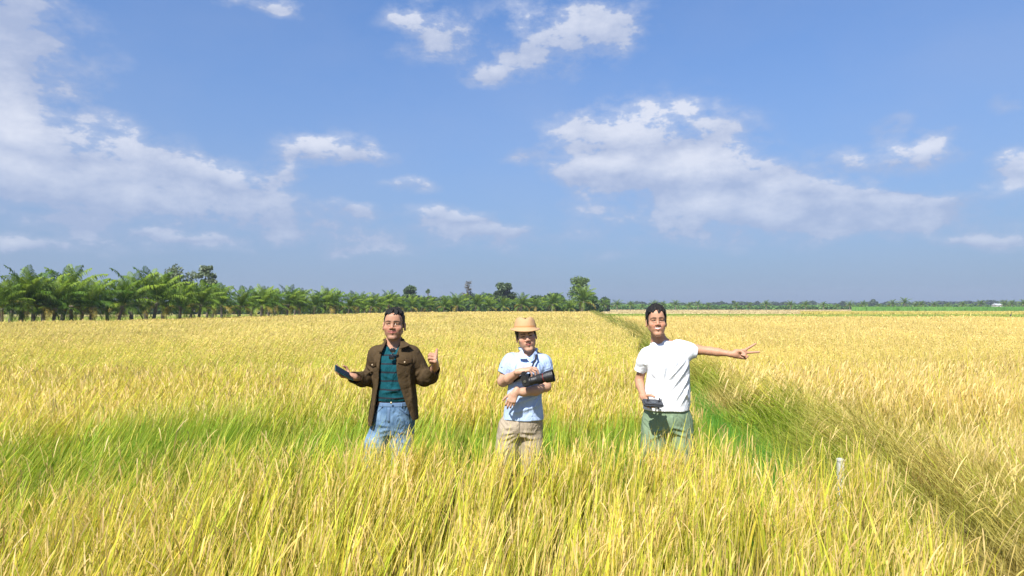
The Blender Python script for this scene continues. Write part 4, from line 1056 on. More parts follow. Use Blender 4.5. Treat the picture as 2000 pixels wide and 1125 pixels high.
def patch(parent_me, cx, cz, outline, off=.004, th=.0035, base_y=-1.0, res=9):
    """a thin piece of cloth lying on the front of a garment: outline (x,z) corners, draped by casting onto its surface"""
    bm0 = bmesh.new(); bm0.from_mesh(parent_me); bv = BVHTree.FromBMesh(bm0); bm0.free()
    (ax, az), (bx, bz), (dx, dz), (ex, ez) = outline      # top-left, top-right, bottom-right, bottom-left
    V = []; G = {}
    for i in range(res + 1):
        for j in range(res + 1):
            u, v = i / res, j / res
            x = lerp(lerp(ax, bx, u), lerp(ex, dx, u), v); z = lerp(lerp(az, bz, u), lerp(ez, dz, u), v)
            h = bv.ray_cast(Vector((cx + x, base_y, cz + z)), Vector((0, 1, 0)))
            if h[0] is None: y = V[-1][1] if V else 0; nrm = Vector((0, -1, 0))
            else: y = h[0].y; nrm = h[1]
            V.append((cx + x, y - off, cz + z)); G[i, j] = len(V) - 1
    n = len(V); V2 = V + [(x, y + off - .002, z) for x, y, z in V]; Fc = []
    for i in range(res):
        for j in range(res):
            Fc.append((G[i, j], G[i, j + 1], G[i + 1, j + 1], G[i + 1, j])); Fc.append((G[i, j] + n, G[i + 1, j] + n, G[i + 1, j + 1] + n, G[i, j + 1] + n))
    rim = [(i, 0) for i in range(res)] + [(res, j) for j in range(res)] + [(i, res) for i in range(res, 0, -1)] + [(0, j) for j in range(res, 0, -1)]
    for a, b in zip(rim, rim[1:] + rim[:1]): Fc.append((G[a], G[b], G[b] + n, G[a] + n))
    me = bpy.data.meshes.new('patch'); me.from_pydata(V2, [], Fc); me.update(); return me
def eyes(m, root, c, M, wide=1.0):
    for s in (-1, 1):
        bm = bmesh.new(); bmesh.ops.create_uvsphere(bm, u_segments=14, v_segments=8, radius=1)
        Mx = Matrix([list(r) for r in M])
        for v in bm.verts:
            q = Mx @ Vector((s * .031 * wide + v.co.x * .0105, -.0840 + v.co.y * .005 + .25 * (v.co.x * s * .01) , .0030 + v.co.z * .0026)); v.co = q + Vector(c)
        o = from_bm('eye', bm, M_EYE, root, True)
def thick_poly(pts, th, bev=0):
    """flat polygon given as 3-d points, thickened"""
    bm = bmesh.new(); vs_ = [bm.verts.new(p) for p in pts]; f = bm.faces.new(vs_); bm.normal_update()
    r = bmesh.ops.extrude_face_region(bm, geom=[f]); n = f.normal * th
    bmesh.ops.translate(bm, vec=n, verts=[v for v in r['geom'] if isinstance(v, bmesh.types.BMVert)])
    bmesh.ops.recalc_face_normals(bm, faces=bm.faces)
    if bev: bmesh.ops.bevel(bm, geom=list(bm.edges), offset=bev, segments=2, affect='EDGES')
    return bm
def ribbon(pts, w, th, side):
    """strap: follow pts, width direction side"""
    V = []; F = []; n = len(pts)
    for p, s in zip(pts, side):
        p = Vector(p); s = Vector(s).normalized() * w / 2; o = Vector((0, -th, 0))
        V += [p - s, p + s, p + s + o, p - s + o]
    for i in range(n - 1):
        a = i * 4
        for k in range(4): F.append((a + k, a + (k + 1) % 4, a + 4 + (k + 1) % 4, a + 4 + k))
    F += [(0, 3, 2, 1), ((n - 1) * 4, (n - 1) * 4 + 1, (n - 1) * 4 + 2, (n - 1) * 4 + 3)]
    me = bpy.data.meshes.new('ribbon'); me.from_pydata(V, [], F); me.update(); return me
def place(o, b): o.location = b; return o

# ============================ man in the brown jacket
def man_jacket():
    m = Man(768); P = m.P; S = m.sec
    m.hc = P(770, 634, -.01); M = rotm((.02, -1, .04), (.02, 0, 1)); hc = m.hc
    wrL = P(689, 735, -.20); wrR = P(850.5, 714, -.19)
    F = Field(*axes(m, [wrL + [-.05, 0, 0.02], wrR + [0, -.03, .04]], ((-.50, -.40, -.02), (.42, .22, 1.74))))
    head(F, hc, M, 1, 1.04)
    F.caps(P(770, 652, .022), P(770, 684, .03), .054, .060, .03)
    F.caps(P(770, 672, .03), P(746, 684, .02), .045, .04, .04); F.caps(P(770, 672, .03), P(794, 684, .02), .045, .04, .04)
    torso = [S(835, 734, 802, .02, .10), S(800, 735, 804, .02, .115), S(760, 742, 798, .02, .100), S(715, 737, 804, .02, .105), S(690, 740, 801, .02, .085), S(677, 750, 790, .025, .06)]
    body_common(F, m, None, P(751, 815, .03), P(786, 815, .03), P(729, 912, -.02), P(786, 912, .0), P(722, 1018, .06), P(790, 1018, .05), torso)
    F.chain(ch(m, (735, 691, .01, .045), (726, 738, .06, .038), (710, 738, -.06, .038)) + [tuple(wrL) + (.024,)], .02)
    F.chain(ch(m, (807, 691, .01, .045), (833, 738, .03, .038), (842, 732, -.08, .036)) + [tuple(wrR) + (.024,)], .02)
    # hand under the phone: palm up, fingers hooked over its near edge
    d = unit((-.92, -.22, .22)); 
    hand(F, wrL, d, (-.22, -.15, -1) if False else (.2, -.25, 1), 'R', [(.35, .75, .6), (.45, .85, .6), (.5, .9, .6), (.5, .9, .6)], (.05, 0, -.10, -.22), [(.45, .8, .45), (.6, .15, .75), (.85, -.5, .35)], .98)
    # thumbs-up fist
    hand(F, wrR, (.06, -.62, .62), (-1, 0, .05), 'L', [(1.45, 1.65, 1.0)] * 4, (.02, 0, -.02, -.04), [(.30, .85, .1), (.05, 1, -.05), (-.12, 1, -.08)], 1.10)
    body = m.link('person', F.mesh('person', skin_color(hc, M, (.375, .200, .125), 1, 1, 1.04), 1), M_SKIN); body.location = m.base
    tag(body, 'smiling man in an open brown jacket giving a thumbs up', 'person', 'men standing in the rice')
    m.link('hair', hair(hc, M, .073, .012, .016, .008, seed=2), M_HAIR, body); eyes(m, body, hc, M, 1.04)
    # jeans
    def jeans(F):
        F.loft([S(846, 733, 802, .02, .085), S(825, 732, 806, .02, .122), S(803, 733, 807, .02, .130), S(782, 740, 803, .02, .122)], .01)
        F.chain([tuple(P(751, 822, .03)) + (.088,), tuple(P(736, 865, .01)) + (.080,), tuple(P(730, 912, -.02)) + (.070,), tuple(P(721, 1012, .06)) + (.062,)], .03)
        F.chain([tuple(P(787, 822, .03)) + (.092,), tuple(P(786, 865, .02)) + (.085,), tuple(P(786, 912, 0)) + (.074,), tuple(P(790, 1012, .05)) + (.062,)], .03)
        F.shift((-.4, -.3, 0), (.3, .3, 1.1), lambda x, y, z: -.0035 * wrinkle(x, y, z, 4, 30) - folds(x, y, z, [
            (P(762, 838, -.1), P(735, 846, -.1), .012, .010), (P(764, 832, -.1), P(732, 828, -.1), .011, .008), (P(770, 840, -.1), P(800, 850, -.1), .012, .009),
            (P(745, 868, -.1), P(718, 860, -.1), .012, .009), (P(775, 862, -.1), P(802, 868, -.1), .012, .009), (P(768, 795, -.12), P(766, 835, -.12), .007, .005)]))
    mj, nt, p = new_mat('washed_denim'); N = nt.nodes; L = nt.links
    tc = N.new('ShaderNodeTexCoord'); n1 = N.new('ShaderNodeTexNoise'); n1.inputs['Scale'].default_value = 9; n1.inputs['Detail'].default_value = 6; L.new(tc.outputs['Object'], n1.inputs['Vector'])
    cr = N.new('ShaderNodeValToRGB'); L.new(n1.outputs[0], cr.inputs[0]); cr.color_ramp.elements[0].position = .35; cr.color_ramp.elements[0].color = (.06, .12, .22, 1); cr.color_ramp.elements[1].position = .65; cr.color_ramp.elements[1].color = (.17, .27, .40, 1)
    L.new(cr.outputs[0], p.inputs['Base Color']); p.inputs['Roughness'].default_value = .85; p.inputs['Specular IOR Level'].default_value = .15; L.new(add_crease(nt, tc, None, .6).outputs[0], p.inputs['Normal'])
    J = cloth(m, ((-.34, -.22, .0), (.28, .24, 1.02)), jeans, None, 'jeans', body, mj, .006)
    M_SEAM = mat('denim_seam', (.10, .16, .26), .85, .1)
    wz = P(0, 786)[2]
    def px2(x): return (x - 768) / PPM
    wb = m.link('waistband', patch(J.data, 0, wz, [(px2(742), .012), (px2(802), .012), (px2(802), -.014), (px2(742), -.014)], .004, res=12), M_SEAM, J)
    for x in (752, 790):
        m.link('belt_loop', patch(J.data, px2(x), wz, [(-.005, .014), (.005, .014), (.005, -.020), (-.005, -.020)], .009, res=3), M_SEAM, J)
    fly = m.link('fly_flap', patch(J.data, px2(765), wz, [(-.010, -.018), (.012, -.018), (.008, -.13), (-.004, -.13)], .0035, res=6), M_SEAM, J)
    bm = bmesh.new(); bmesh.ops.create_uvsphere(bm, u_segments=10, v_segments=6, radius=.008)
    for v in bm.verts: v.co.y *= .4
    bb = from_bm('button', bm, mat('brass', (.6, .5, .3), .35, .5, .1, 40, metal=1), J, True); bb.location = P(765, 786, -.128)
    for (x0, y0, x1, y1) in [(783, 791, 800, 806), (752, 791, 739, 803)]:
        a, b = P(x0, y0), P(x1, y1)
        m.link('pocket_seam', patch(J.data, 0, 0, [(a[0], a[2] + .004), (b[0], b[2] + .004), (b[0], b[2] - .003), (a[0], a[2] - .003)], .005, res=6), M_SEAM, J)
    # T-shirt
    def tee(F):
        F.loft([S(781, 737, 804, .015, .120), S(770, 737, 804, .015, .126), S(740, 737, 803, .01, .122), S(712, 734, 806, .005, .124), S(693, 735, 806, .01, .108), S(681, 741, 799, .02, .086), S(671, 753, 787, .03, .062)], .01)
        F.caps(P(769, 662, -.02), P(768, 676, -.075), .058, .044, .008, '-')
        F.caps(P(770, 655, .03), P(770, 690, .03), .056, .058, .004, '-')
        F.shift((-.4, -.3, .8), (.4, .3, 1.5), lambda x, y, z: -.003 * wrinkle(x, y, z, 9, 20) - folds(x, y, z, [(P(745, 768, -.12), P(792, 758, -.12), .012, .009), (P(750, 750, -.12), P(785, 772, -.12), .012, .008), (P(742, 730, -.12), P(770, 742, -.12), .012, .007), (P(745, 780, -.12), P(800, 776, -.12), .010, .008)]))
    mt, nt, p = new_mat('teal_striped_knit'); N = nt.nodes; L = nt.links
    tc = N.new('ShaderNodeTexCoord'); sp = N.new('ShaderNodeSeparateXYZ'); L.new(tc.outputs['Object'], sp.inputs[0])
    nz = N.new('ShaderNodeTexNoise'); nz.inputs['Scale'].default_value = 12; L.new(tc.outputs['Object'], nz.inputs['Vector'])
    ad = N.new('ShaderNodeMath'); ad.operation = 'MULTIPLY_ADD'; L.new(nz.outputs[0], ad.inputs[0]); ad.inputs[1].default_value = .010; L.new(sp.outputs[2], ad.inputs[2])
    md = N.new('ShaderNodeMath'); md.operation = 'PINGPONG'; L.new(ad.outputs[0], md.inputs[0]); md.inputs[1].default_value = .032
    cr = N.new('ShaderNodeMapRange'); L.new(md.outputs[0], cr.inputs[0]); cr.inputs[1].default_value = .0052; cr.inputs[2].default_value = .0066; cr.inputs[3].default_value = 0; cr.inputs[4].default_value = 1
    mx = N.new('ShaderNodeMix'); mx.data_type = 'RGBA'; L.new(cr.outputs[0], mx.inputs[0]); mx.inputs[6].default_value = (.020, .022, .028, 1); mx.inputs[7].default_value = (.006, .060, .078, 1)
    L.new(mx.outputs[2], p.inputs['Base Color']); p.inputs['Roughness'].default_value = .9; p.inputs['Specular IOR Level'].default_value = .1; L.new(add_crease(nt, tc, None, .6).outputs[0], p.inputs['Normal'])
    T = cloth(m, ((-.24, -.2, .90), (.24, .24, 1.48)), tee, None, 'shirt', body, mt, .0045)
    # jacket: a shell with an open front
    zl = [826, 800, 770, 740, 716, 690, 674, 664]
    Lx = np.array([732, 737, 741.5, 745, 747, 750, 752, 757.]); Rx = np.array([813, 804, 793, 784, 779, 779, 782, 786.])
    zz = np.array([P(0, q)[2] for q in zl]); Lx = (Lx - 768) / PPM; Rx = (Rx - 768) / PPM
    secs = [S(828, 720, 819, .015, .150), S(800, 723, 816, .015, .146), S(770, 728, 813, .015, .142), S(740, 730, 812, .01, .140), S(715, 728, 814, .005, .142), S(694, 727, 815, .01, .124), S(682, 733, 807, .02, .100), S(673, 747, 795, .03, .074), S(666, 752, 789, .035, .064)]
    inn = [(a, b, c, d - .013, e - .013) for a, b, c, d, e in secs]
    inn[0] = (inn[0][0] - .03,) + inn[0][1:]; inn[-1] = (inn[-1][0] + .03,) + inn[-1][1:]
    def jacket(F):
        F.loft(secs, .01)
        a1 = ch(m, (737, 692, .01, .070), (727, 737, .06, .060), (709, 740, -.07, .056)); F.chain(a1, .035)
        sleeve(F, a1[-1][:3], P(689, 736, -.185), .056, .044, .02)
        a2 = ch(m, (805, 692, .01, .070), (830, 737, .03, .060), (841, 735, -.07, .054)); F.chain(a2, .035)
        sleeve(F, a2[-1][:3], P(850, 719, -.165), .054, .045, .02)
        sleeve(F, P(697, 738, -.15), P(688, 736, -.20), .034, .036, .002, '-'); sleeve(F, P(848, 724, -.14), P(850, 717, -.18), .034, .036, .002, '-')
        F.loft(inn, .004, '-')
        F.caps(P(770, 650, .035), P(770, 685, .035), .060, .064, .004, '-')
        def opening(x, y, z):
            l = np.interp(z.ravel(), zz, Lx)[None, None, :]; r = np.interp(z.ravel(), zz, Rx)[None, None, :]
            return np.maximum(np.maximum(l - x, x - r), y - .01)
        F.func((-.16, -.3, .7), (.19, .01, 1.5), opening, '-', .003)
        # shorter right tail
        F.func((.0, -.3, .7), (.3, .3, .9), lambda x, y, z: np.maximum(z - (P(0, 816)[2] - .0) + 0 * x, -x) + 0 * y, '-', .003)
        F.shift((-.5, -.4, .8), (.5, .3, 1.5), lambda x, y, z: -.0045 * wrinkle(x, y, z, 21, 24) - 1.5 * folds(x, y, z, [
            (P(716, 715, -.02), P(735, 728, -.05), .011, .010), (P(712, 733, -.1), P(730, 722, -.06), .010, .010), (P(700, 730, -.15), P(722, 744, -.02), .009, .009), (P(708, 728, -.12), P(716, 750, -.08), .009, .008),
            (P(826, 715, -.0), P(812, 735, -.04), .011, .010), (P(846, 735, -.1), P(822, 725, -.0), .010, .010), (P(838, 722, -.14), P(840, 748, -.06), .009, .010), (P(852, 733, -.14), P(845, 745, -.08), .008, .007),
            (P(733, 745, -.12), P(727, 815, -.13), .013, .010), (P(740, 735, -.13), P(736, 790, -.13), .010, .006), (P(800, 725, -.12), P(806, 800, -.13), .014, .010), (P(810, 740, -.1), P(812, 790, -.1), .010, .008), (P(730, 700, -.1), P(742, 722, -.12), .010, .006), (P(812, 700, -.1), P(800, 722, -.12), .010, .006)]))
    mjk = mat('brown_suede', (.062, .042, .022), .95, .08, .30, 14, .5, 160, crease=.45)
    JK = cloth(m, ((-.40, -.34, .78), (.42, .24, 1.48)), jacket, None, 'jacket', body, mjk, .0045)
    M_DK = mat('brown_suede_trim', (.052, .033, .016), .92, .1, .25, 20, .4, 130)
    for (xl, xr, yt, yb) in [(723.5, 741, 704, 712), (783, 809, 699, 706)]:
        l, r = px2(xl), px2(xr); t = P(0, yt)[2]; b = P(0, yb)[2]; mid = (l + r) / 2
        m.link('pocket_flap', patch(JK.data, 0, 0, [(l, t), (mid, t + .002), (mid, b - .014), (l, b)], .008, res=6), M_DK, JK)
        m.link('pocket_flap', patch(JK.data, 0, 0, [(mid + .0005, t + .002), (r, t), (r, b), (mid + .0005, b - .014)], .008, res=6), M_DK, JK)
        bm = bmesh.new(); bmesh.ops.create_uvsphere(bm, u_segments=10, v_segments=6, radius=.0065)
        for v in bm.verts: v.co.y *= .5
        h = BVHTree.FromPolygons([v.co for v in JK.data.vertices], [p.vertices for p in JK.data.polygons]).ray_cast(Vector((mid, -1, b + .006)), Vector((0, 1, 0)))
        b_ = from_bm('button', bm, mat('bone_button', (.45, .34, .22), .5, .4), JK, True); b_.location = (mid, (h[0].y if h[0] else -.15) - .010, b + .006)
    # collar wings
    def wing(pts, nm='collar'):
        bm = thick_poly([Vector(q) for q in pts], .006, .002); return from_bm(nm, bm, mjk, JK, False)
    wing([P(753, 659, .03), P(749, 668, -.02), P(738, 685, -.105), P(745, 687, -.118), P(750, 677, -.09), P(756, 664, -.02)])
    wing([P(785, 659, .03), P(790, 666, -.02), P(803, 674, -.085), P(794, 678, -.105), P(781, 682, -.105), P(783, 668, -.04)])
    bm = bmesh.new()
    R1 = tube_mesh([[tuple(P(754 + 0 * 1, 668, .0)) + (.008,), tuple(P(752, 664, .05)) + (.012,), tuple(P(761, 661, .095)) + (.013,), tuple(P(779, 661, .095)) + (.013,), tuple(P(788, 664, .05)) + (.012,), tuple(P(786, 668, .0)) + (.008,)]], 8)
    m.link('collar_stand', R1, mjk, JK)
    # sunglasses hooked on the neckline
    g = empty('sunglasses', m.base + Vector(P(768, 692, -.145))); tag(g, 'dark sunglasses hooked on the neckline of the teal striped shirt', 'sunglasses')
    M_BLK = mat('black_plastic', (.012, .012, .014), .3, .5, .2, 60); M_LENS = mat('dark_lens', (.01, .012, .016), .08, .7, .1, 10)
    fr = []
    for s, (cx, cz, rx, rz) in ((-1, (.000, .030, .020, .017)), (1, (-.008, -.020, .020, .020))):
        ring = [(cx + rx * math.cos(t) * 1.0, -.002, cz + rz * math.sin(t) , .0028) for t in np.linspace(0, 6.283, 19)]; fr.append(ring)
        bm = bmesh.new(); bmesh.ops.create_uvsphere(bm, u_segments=14, v_segments=8, radius=1)
        for v in bm.verts: v.co = Vector((cx + v.co.x * rx * .95, v.co.y * .003 - .002, cz + v.co.z * rz * .95))
        from_bm('lens', bm, M_LENS, g, True)
    fr.append([(0, -.003, .013, .003), (-.004, -.003, .0, .003)]); fr.append([(.018, 0, .036, .002), (.010, .018, .060, .002), (.002, .03, .066, .0018)])
    link_mesh('frame', tube_mesh(fr, 6), M_BLK, g, True)
    # phone resting in the raised palm
    a = P(654, 717, -.30); b = P(692, 738.5, -.215); c = (a + b) / 2; ux = unit(b - a); n = unit(np.cross(ux, (0, -1, -.27))); n = n if n[2] > 0 else -n; uy = np.cross(n, ux)
    ph = empty('phone', m.base + Vector(c)); tag(ph, 'dark smartphone with teal rim lying in the jacketed man\'s raised palm', 'phone')
    ph.rotation_euler = Matrix([[ux[i], uy[i], n[i]] for i in range(3)]).to_euler()
    bm = bmesh.new(); box(bm, 0, 0, 0, .160, .076, .0095, .0035); from_bm('case', bm, mat('teal_phone_case', (.02, .08, .08), .5, .3, .1, 30), ph)
    bm = bmesh.new(); box(bm, 0, 0, .0052, .150, .068, .0015, .0006); from_bm('screen', bm, mat('phone_screen', (.008, .010, .012), .25, .3, .1, 10), ph)
    bm = bmesh.new(); box(bm, -.060, .018, -.0058, .026, .030, .003, .001); from_bm('camera_bump', bm, mat('dark_glass', (.02, .03, .04), .15, .6), ph)
    # ring on the raised fist
    r = bmesh.new(); rp = P(853.5, 703, -.285); me = tube_mesh([[(math.cos(t) * .0098, 0, math.sin(t) * .0098, .0022) for t in np.linspace(0, 6.283, 13)]], 6)
    ro = link_mesh('ring', me, mat('silver', (.8, .8, .82), .2, .5, .05, 40, metal=1), None, True); ro.location = m.base + Vector(rp); ro.rotation_euler = (0, 0, R(90)); tag(ro, 'silver ring on the jacketed man\'s thumbs up fist', 'ring')
man_jacket()

# ============================ man with the straw hat
def man_hat():
    m = Man(1023); P = m.P; S = m.sec
    m.hc = P(1027.5, 655, -.015); M = rotm((.06, -1, -.06), (-.19, 0, 1)); hc = m.hc
    wrL = P(1015, 725, -.215); wrR = P(1007, 765, -.195)
    F = Field(*axes(m, [wrL + [.05, 0, 0], wrR + [-.02, 0, -.05]], ((-.28, -.40, -.02), (.28, .22, 1.62))))
    head(F, hc, M, 0, .95)
    F.caps(P(1030, 672, .022), P(1033, 700, .03), .050, .058, .03)
    F.caps(P(1033, 690, .03), P(1012, 701, .02), .042, .04, .04); F.caps(P(1033, 690, .03), P(1054, 701, .02), .042, .04, .04)
    torso = [S(850, 985, 1050, .02, .10), S(815, 988, 1055, .02, .11), S(780, 992, 1054, .01, .105), S(730, 996, 1062, .01, .105), S(705, 998, 1064, .02, .085), S(693, 1012, 1054, .025, .06)]
    body_common(F, m, None, P(995, 832, .03), P(1036, 832, .03), P(984, 925, -.02), P(1038, 925, .0), P(978, 1030, .05), P(1044, 1030, .05), torso)
    F.chain(ch(m, (999, 703, .01, .048), (982.5, 744, .0, .040), (994, 739, -.09, .036)) + [tuple(wrL) + (.0235,)], .018)
    F.chain(ch(m, (1062, 705, .01, .048), (1066, 754, -.04, .038), (1046, 762, -.125, .036), (1022, 765, -.175, .029)) + [tuple(wrR) + (.0235,)], .018)
    hand(F, wrL, (1, -.12, .20), (.15, .25, -1), 'R', [(.35, .8, .6), (.5, .8, .6), (.75, .8, .6), (1.0, .8, .5)], (.12, .0, -.08, -.2), [(.8, .5, .3), (.9, .3, .3), (.9, .1, .4)], .98)
    hand(F, wrR, (-.42, -.05, -.9), (.18, 1, 0), 'L', [(.35, .7, .4), (.3, .6, .4), (.35, .7, .4), (.45, .8, .4)], (.04, .0, -.03, -.06), [(.75, .60, .15), (.85, .40, .2), (.9, .3, .2)], .90)
    body = m.link('person', F.mesh('person', skin_color(hc, M, (.47, .275, .185), 0, 0, .95), 1), M_SKIN); body.location = m.base
    tag(body, 'man in a tan hat and pale blue polo holding a long camera', 'person', 'men standing in the rice')
    m.link('hair', hair(hc, M, .050, .0, .012, .0, seed=5), M_HAIR, body); eyes(m, body, hc, M, .95)
    def shorts(F):
        F.loft([S(850, 973, 1056, .02, .10), S(832, 979, 1058, .02, .125), S(814, 984, 1059, .02, .122), S(806, 986, 1058, .02, .118)], .01)
        a = P(997, 832, .025); b = P(985, 922, .0); F.caps(a, lerp(a, b, .5), .090, .088, .03); sleeve(F, a, b, .090, .086, .02)
        a = P(1036, 832, .025); b = P(1038, 925, .0); F.caps(a, lerp(a, b, .5), .086, .083, .03); sleeve(F, a, b, .086, .082, .02)
        F.shift((-.4, -.3, .2), (.3, .3, 1.1), lambda x, y, z: -.0035 * wrinkle(x, y, z, 14, 30) - folds(x, y, z, [
            (P(1008, 842, -.1), P(978, 850, -.1), .010, .012), (P(1008, 848, -.1), P(976, 862, -.1), .010, .012), (P(1010, 854, -.1), P(984, 872, -.1), .010, .011), (P(1002, 832, -.1), P(984, 838, -.1), .010, .009), (P(1014, 850, -.1), P(1046, 858, -.1), .011, .012), (P(1014, 842, -.1), P(1050, 846, -.1), .010, .009), (P(1020, 868, -.1), P(1052, 876, -.1), .010, .010)]))
    KH = mat('khaki_cotton', (.33, .275, .205), .9, .12, .12, 16, .3, 200, crease=.6)
    J = cloth(m, ((-.30, -.22, .38), (.26, .24, .96)), shorts, None, 'shorts', body, KH, .0055)
    f_ = P(1011, 830)
    m.link('fly_flap', patch(J.data, f_[0], f_[2], [(-.012, .05), (.014, .05), (.008, -.05), (-.006, -.05)], .004, res=6), KH, J)
    def polo(F):
        F.loft([S(817, 983, 1062, .02, .134), S(800, 984.5, 1060, .02, .134), S(780, 988, 1058, .015, .128), S(760, 991, 1059, .01, .124), S(740, 993, 1061, .005, .124), S(722, 994, 1065, .0, .126), S(708, 993, 1068, .01, .112), S(698, 999, 1064, .02, .085), S(690, 1012, 1055, .03, .062)], .01)
        F.caps(P(1000, 705, .01), P(993, 716, .005), .068, .064, .03); sleeve(F, P(997, 710, .01), P(984, 731, 0), .062, .051, .02)
        F.caps(P(1061, 708, .01), P(1065, 720, .0), .064, .060, .03); sleeve(F, P(1062, 712, .01), P(1067, 735, -.02), .060, .054, .02)
        sleeve(F, P(987, 726, .002), P(983.5, 732, 0), .042, .043, .002, '-'); sleeve(F, P(1066, 729, -.015), P(1067.2, 737, -.02), .048, .049, .002, '-')
        sleeve(F, P(1023, 805, .02), P(1023, 822, .02), .090, .108, .002, '-')
        F.caps(P(1031, 676, -.01), P(1032, 690, -.062), .054, .030, .006, '-'); F.caps(P(1031, 670, .03), P(1033, 705, .03), .054, .058, .004, '-')
        F.shift((-.3, -.3, .8), (.3, .3, 1.5), lambda x, y, z: -.003 * wrinkle(x, y, z, 31, 24) - 1.6 * folds(x, y, z, [
            (P(1008, 706, -.1), P(1000, 740, -.11), .009, .010), (P(1000, 708, -.09), P(996, 735, -.1), .009, .008), (P(1050, 708, -.1), P(1056, 735, -.11), .009, .010), (P(1045, 712, -.1), P(1048, 735, -.12), .009, .008),
            (P(996, 790, -.1), P(1050, 772, -.1), .010, .008), (P(1000, 805, -.1), P(1056, 790, -.1), .013, .008), (P(1002, 748, -.1), P(1035, 756, -.12), .010, .008), (P(1015, 775, -.12), P(1012, 812, -.12), .013, .008), (P(1058, 770, -.1), P(1040, 800, -.12), .012, .008), (P(1068, 712, -.0), P(1072, 730, -.0), .008, .006), (P(985, 708, 0), P(978, 725, 0), .008, .006)]))
    PB = mat('pale_blue_pique', (.36, .46, .66), .88, .15, .05, 20, .25, 500, crease=.55)
    T = cloth(m, ((-.27, -.22, .80), (.27, .24, 1.46)), polo, None, 'polo_shirt', body, PB, .0045)
    def wing(pts):
        bm = thick_poly([Vector(q) for q in pts], .005, .0018); return from_bm('collar', bm, PB, T, False)
    wing([P(1018, 679, .0), P(1014, 690, -.05), P(1014.5, 700, -.105), P(1021, 700.5, -.118), P(1031.5, 700, -.122), P(1024, 691, -.085), P(1019.5, 681, -.03)])
    wing([P(1046, 682, .0), P(1049.5, 692, -.05), P(1044, 702, -.105), P(1039.5, 705.5, -.12), P(1032.5, 700, -.122), P(1041, 691, -.085), P(1045, 684, -.03)])
    m.link('collar_stand', tube_mesh([[tuple(P(1017, 683, -.01)) + (.007,), tuple(P(1015, 680, .05)) + (.012,), tuple(P(1023, 678, .088)) + (.013,), tuple(P(1039, 679, .088)) + (.013,), tuple(P(1048, 682, .05)) + (.012,), tuple(P(1047, 685, -.01)) + (.007,)]], 8), PB, T)
    c_ = P(1032, 712); m.link('placket', patch(T.data, c_[0], c_[2], [(-.012, .030), (.012, .030), (.012, -.03), (-.012, -.03)], .004, res=6), PB, T)
    lg = P(980, 716); m.link('sleeve_badge', patch(T.data, lg[0], lg[2], [(-.006, .002), (.006, .004), (.006, -.001), (-.006, -.003)], .0015, res=2), mat('badge_thread', (.12, .13, .16), .8), T)
    # hat
    Mh = rotm((.06, -1, .02), (-.03, 0, 1)); c0 = hc + Mh @ np.array([-.006, .004, .045])
    V = []; Fc = []; n = 48
    rings = [(0, .131, -.007, 0), (0, .123, -.004, 0), (0, .116, -.001, 0), (0, .108, .003, 0), (0, .099, .007, 0), (0, .0945, .018, 0), (0, .091, .034, 0), (0, .085, .053, 0), (0, .077, .070, 0), (0, .066, .081, 0), (0, .052, .085, 1), (0, .034, .081, 1), (0, .016, .077, 1), (0, .001, .075, 1)]
    def hatpt(r, z, a, off=0):
        cx, cy = math.cos(a), math.sin(a); r = r + off
        yy = cy * r * 1.13; xx = cx * r * .86
        if r >= .1 and z < .03:           # brim dips at the front, curls up at the back and sides
            e = (r - .1) / .023; z = z - .006 * e * max(0, -cy) + .014 * e * max(0, cy) + .006 * e * cx * cx
        elif z > .03:                     # front pinch and crease of the crown
            q = min(1, (z - .03) / .06); xx *= 1 - .20 * q * max(0, -cy) ** 1.2
            z = z + .010 * q * (-cy) * (r / .09) - (.014 * max(0, 1 - abs(xx) / .034) * min(1, max(0, (z - .062) / .02))) + .006 * q * min(1, abs(xx) / .04)
        return c0 + Mh @ np.array([xx, yy, z])
    for (_, r, z, t) in rings:
        for k in range(n): V.append(hatpt(r, z, 2 * math.pi * k / n))
    m_ = len(rings)
    for i in range(m_ - 1):
        for k in range(n): a = i * n + k; b = i * n + (k + 1) % n; Fc.append((a, b, b + n, a + n))
    Fc.append(tuple((m_ - 1) * n + k for k in range(n)))
    me = bpy.data.meshes.new('hat'); me.from_pydata([tuple(v) for v in V], [], Fc); me.update()
    HM = mat('woven_tan_straw', (.46, .28, .14), .8, .2, .10, 30, .5, 420); H = m.link('hat', me, HM, body)
    so = H.modifiers.new('thickness', 'SOLIDIFY'); so.thickness = .004; so.offset = 1
    V = []; Fc = []
    for (r, z, o) in [(.0975, .008, .002), (.0955, .013, .0035), (.0945, .026, .0035), (.094, .031, .001)]:
        for k in range(n): V.append(hatpt(r, z, 2 * math.pi * k / n, o))
    for i in range(3):
        for k in range(n): a = i * n + k; b = i * n + (k + 1) % n; Fc.append((a, b, b + n, a + n))
    me = bpy.data.meshes.new('hat_band'); me.from_pydata([tuple(v) for v in V], [], Fc); me.update()
    m.link('hat_band', me, mat('tan_band', (.42, .20, .075), .75, .2, .1, 40), H)
    # photo camera with a long lens, under the right hand and on the left forearm
    a = P(1033, 744.5, -.245); b = P(1081, 732.5, -.285); u = unit(b - a); up = unit(np.array([0, 0, 1.]) - u * u[2]); sd = np.cross(u, up); L = float(np.linalg.norm(b - a))
    K = empty('photo_camera', m.base + Vector(a)); K.rotation_euler = Matrix([[u[i], sd[i] * -1, up[i]] for i in range(3)]).to_euler()
    tag(K, 'black camera with long zoom lens held across the blue polo', 'camera')
    BK = mat('camera_black', (.012, .012, .014), .38, .5, .3, 80, .3, 400); BR = mat('rubber_black', (.010, .010, .011), .7, .3, .2, 120)
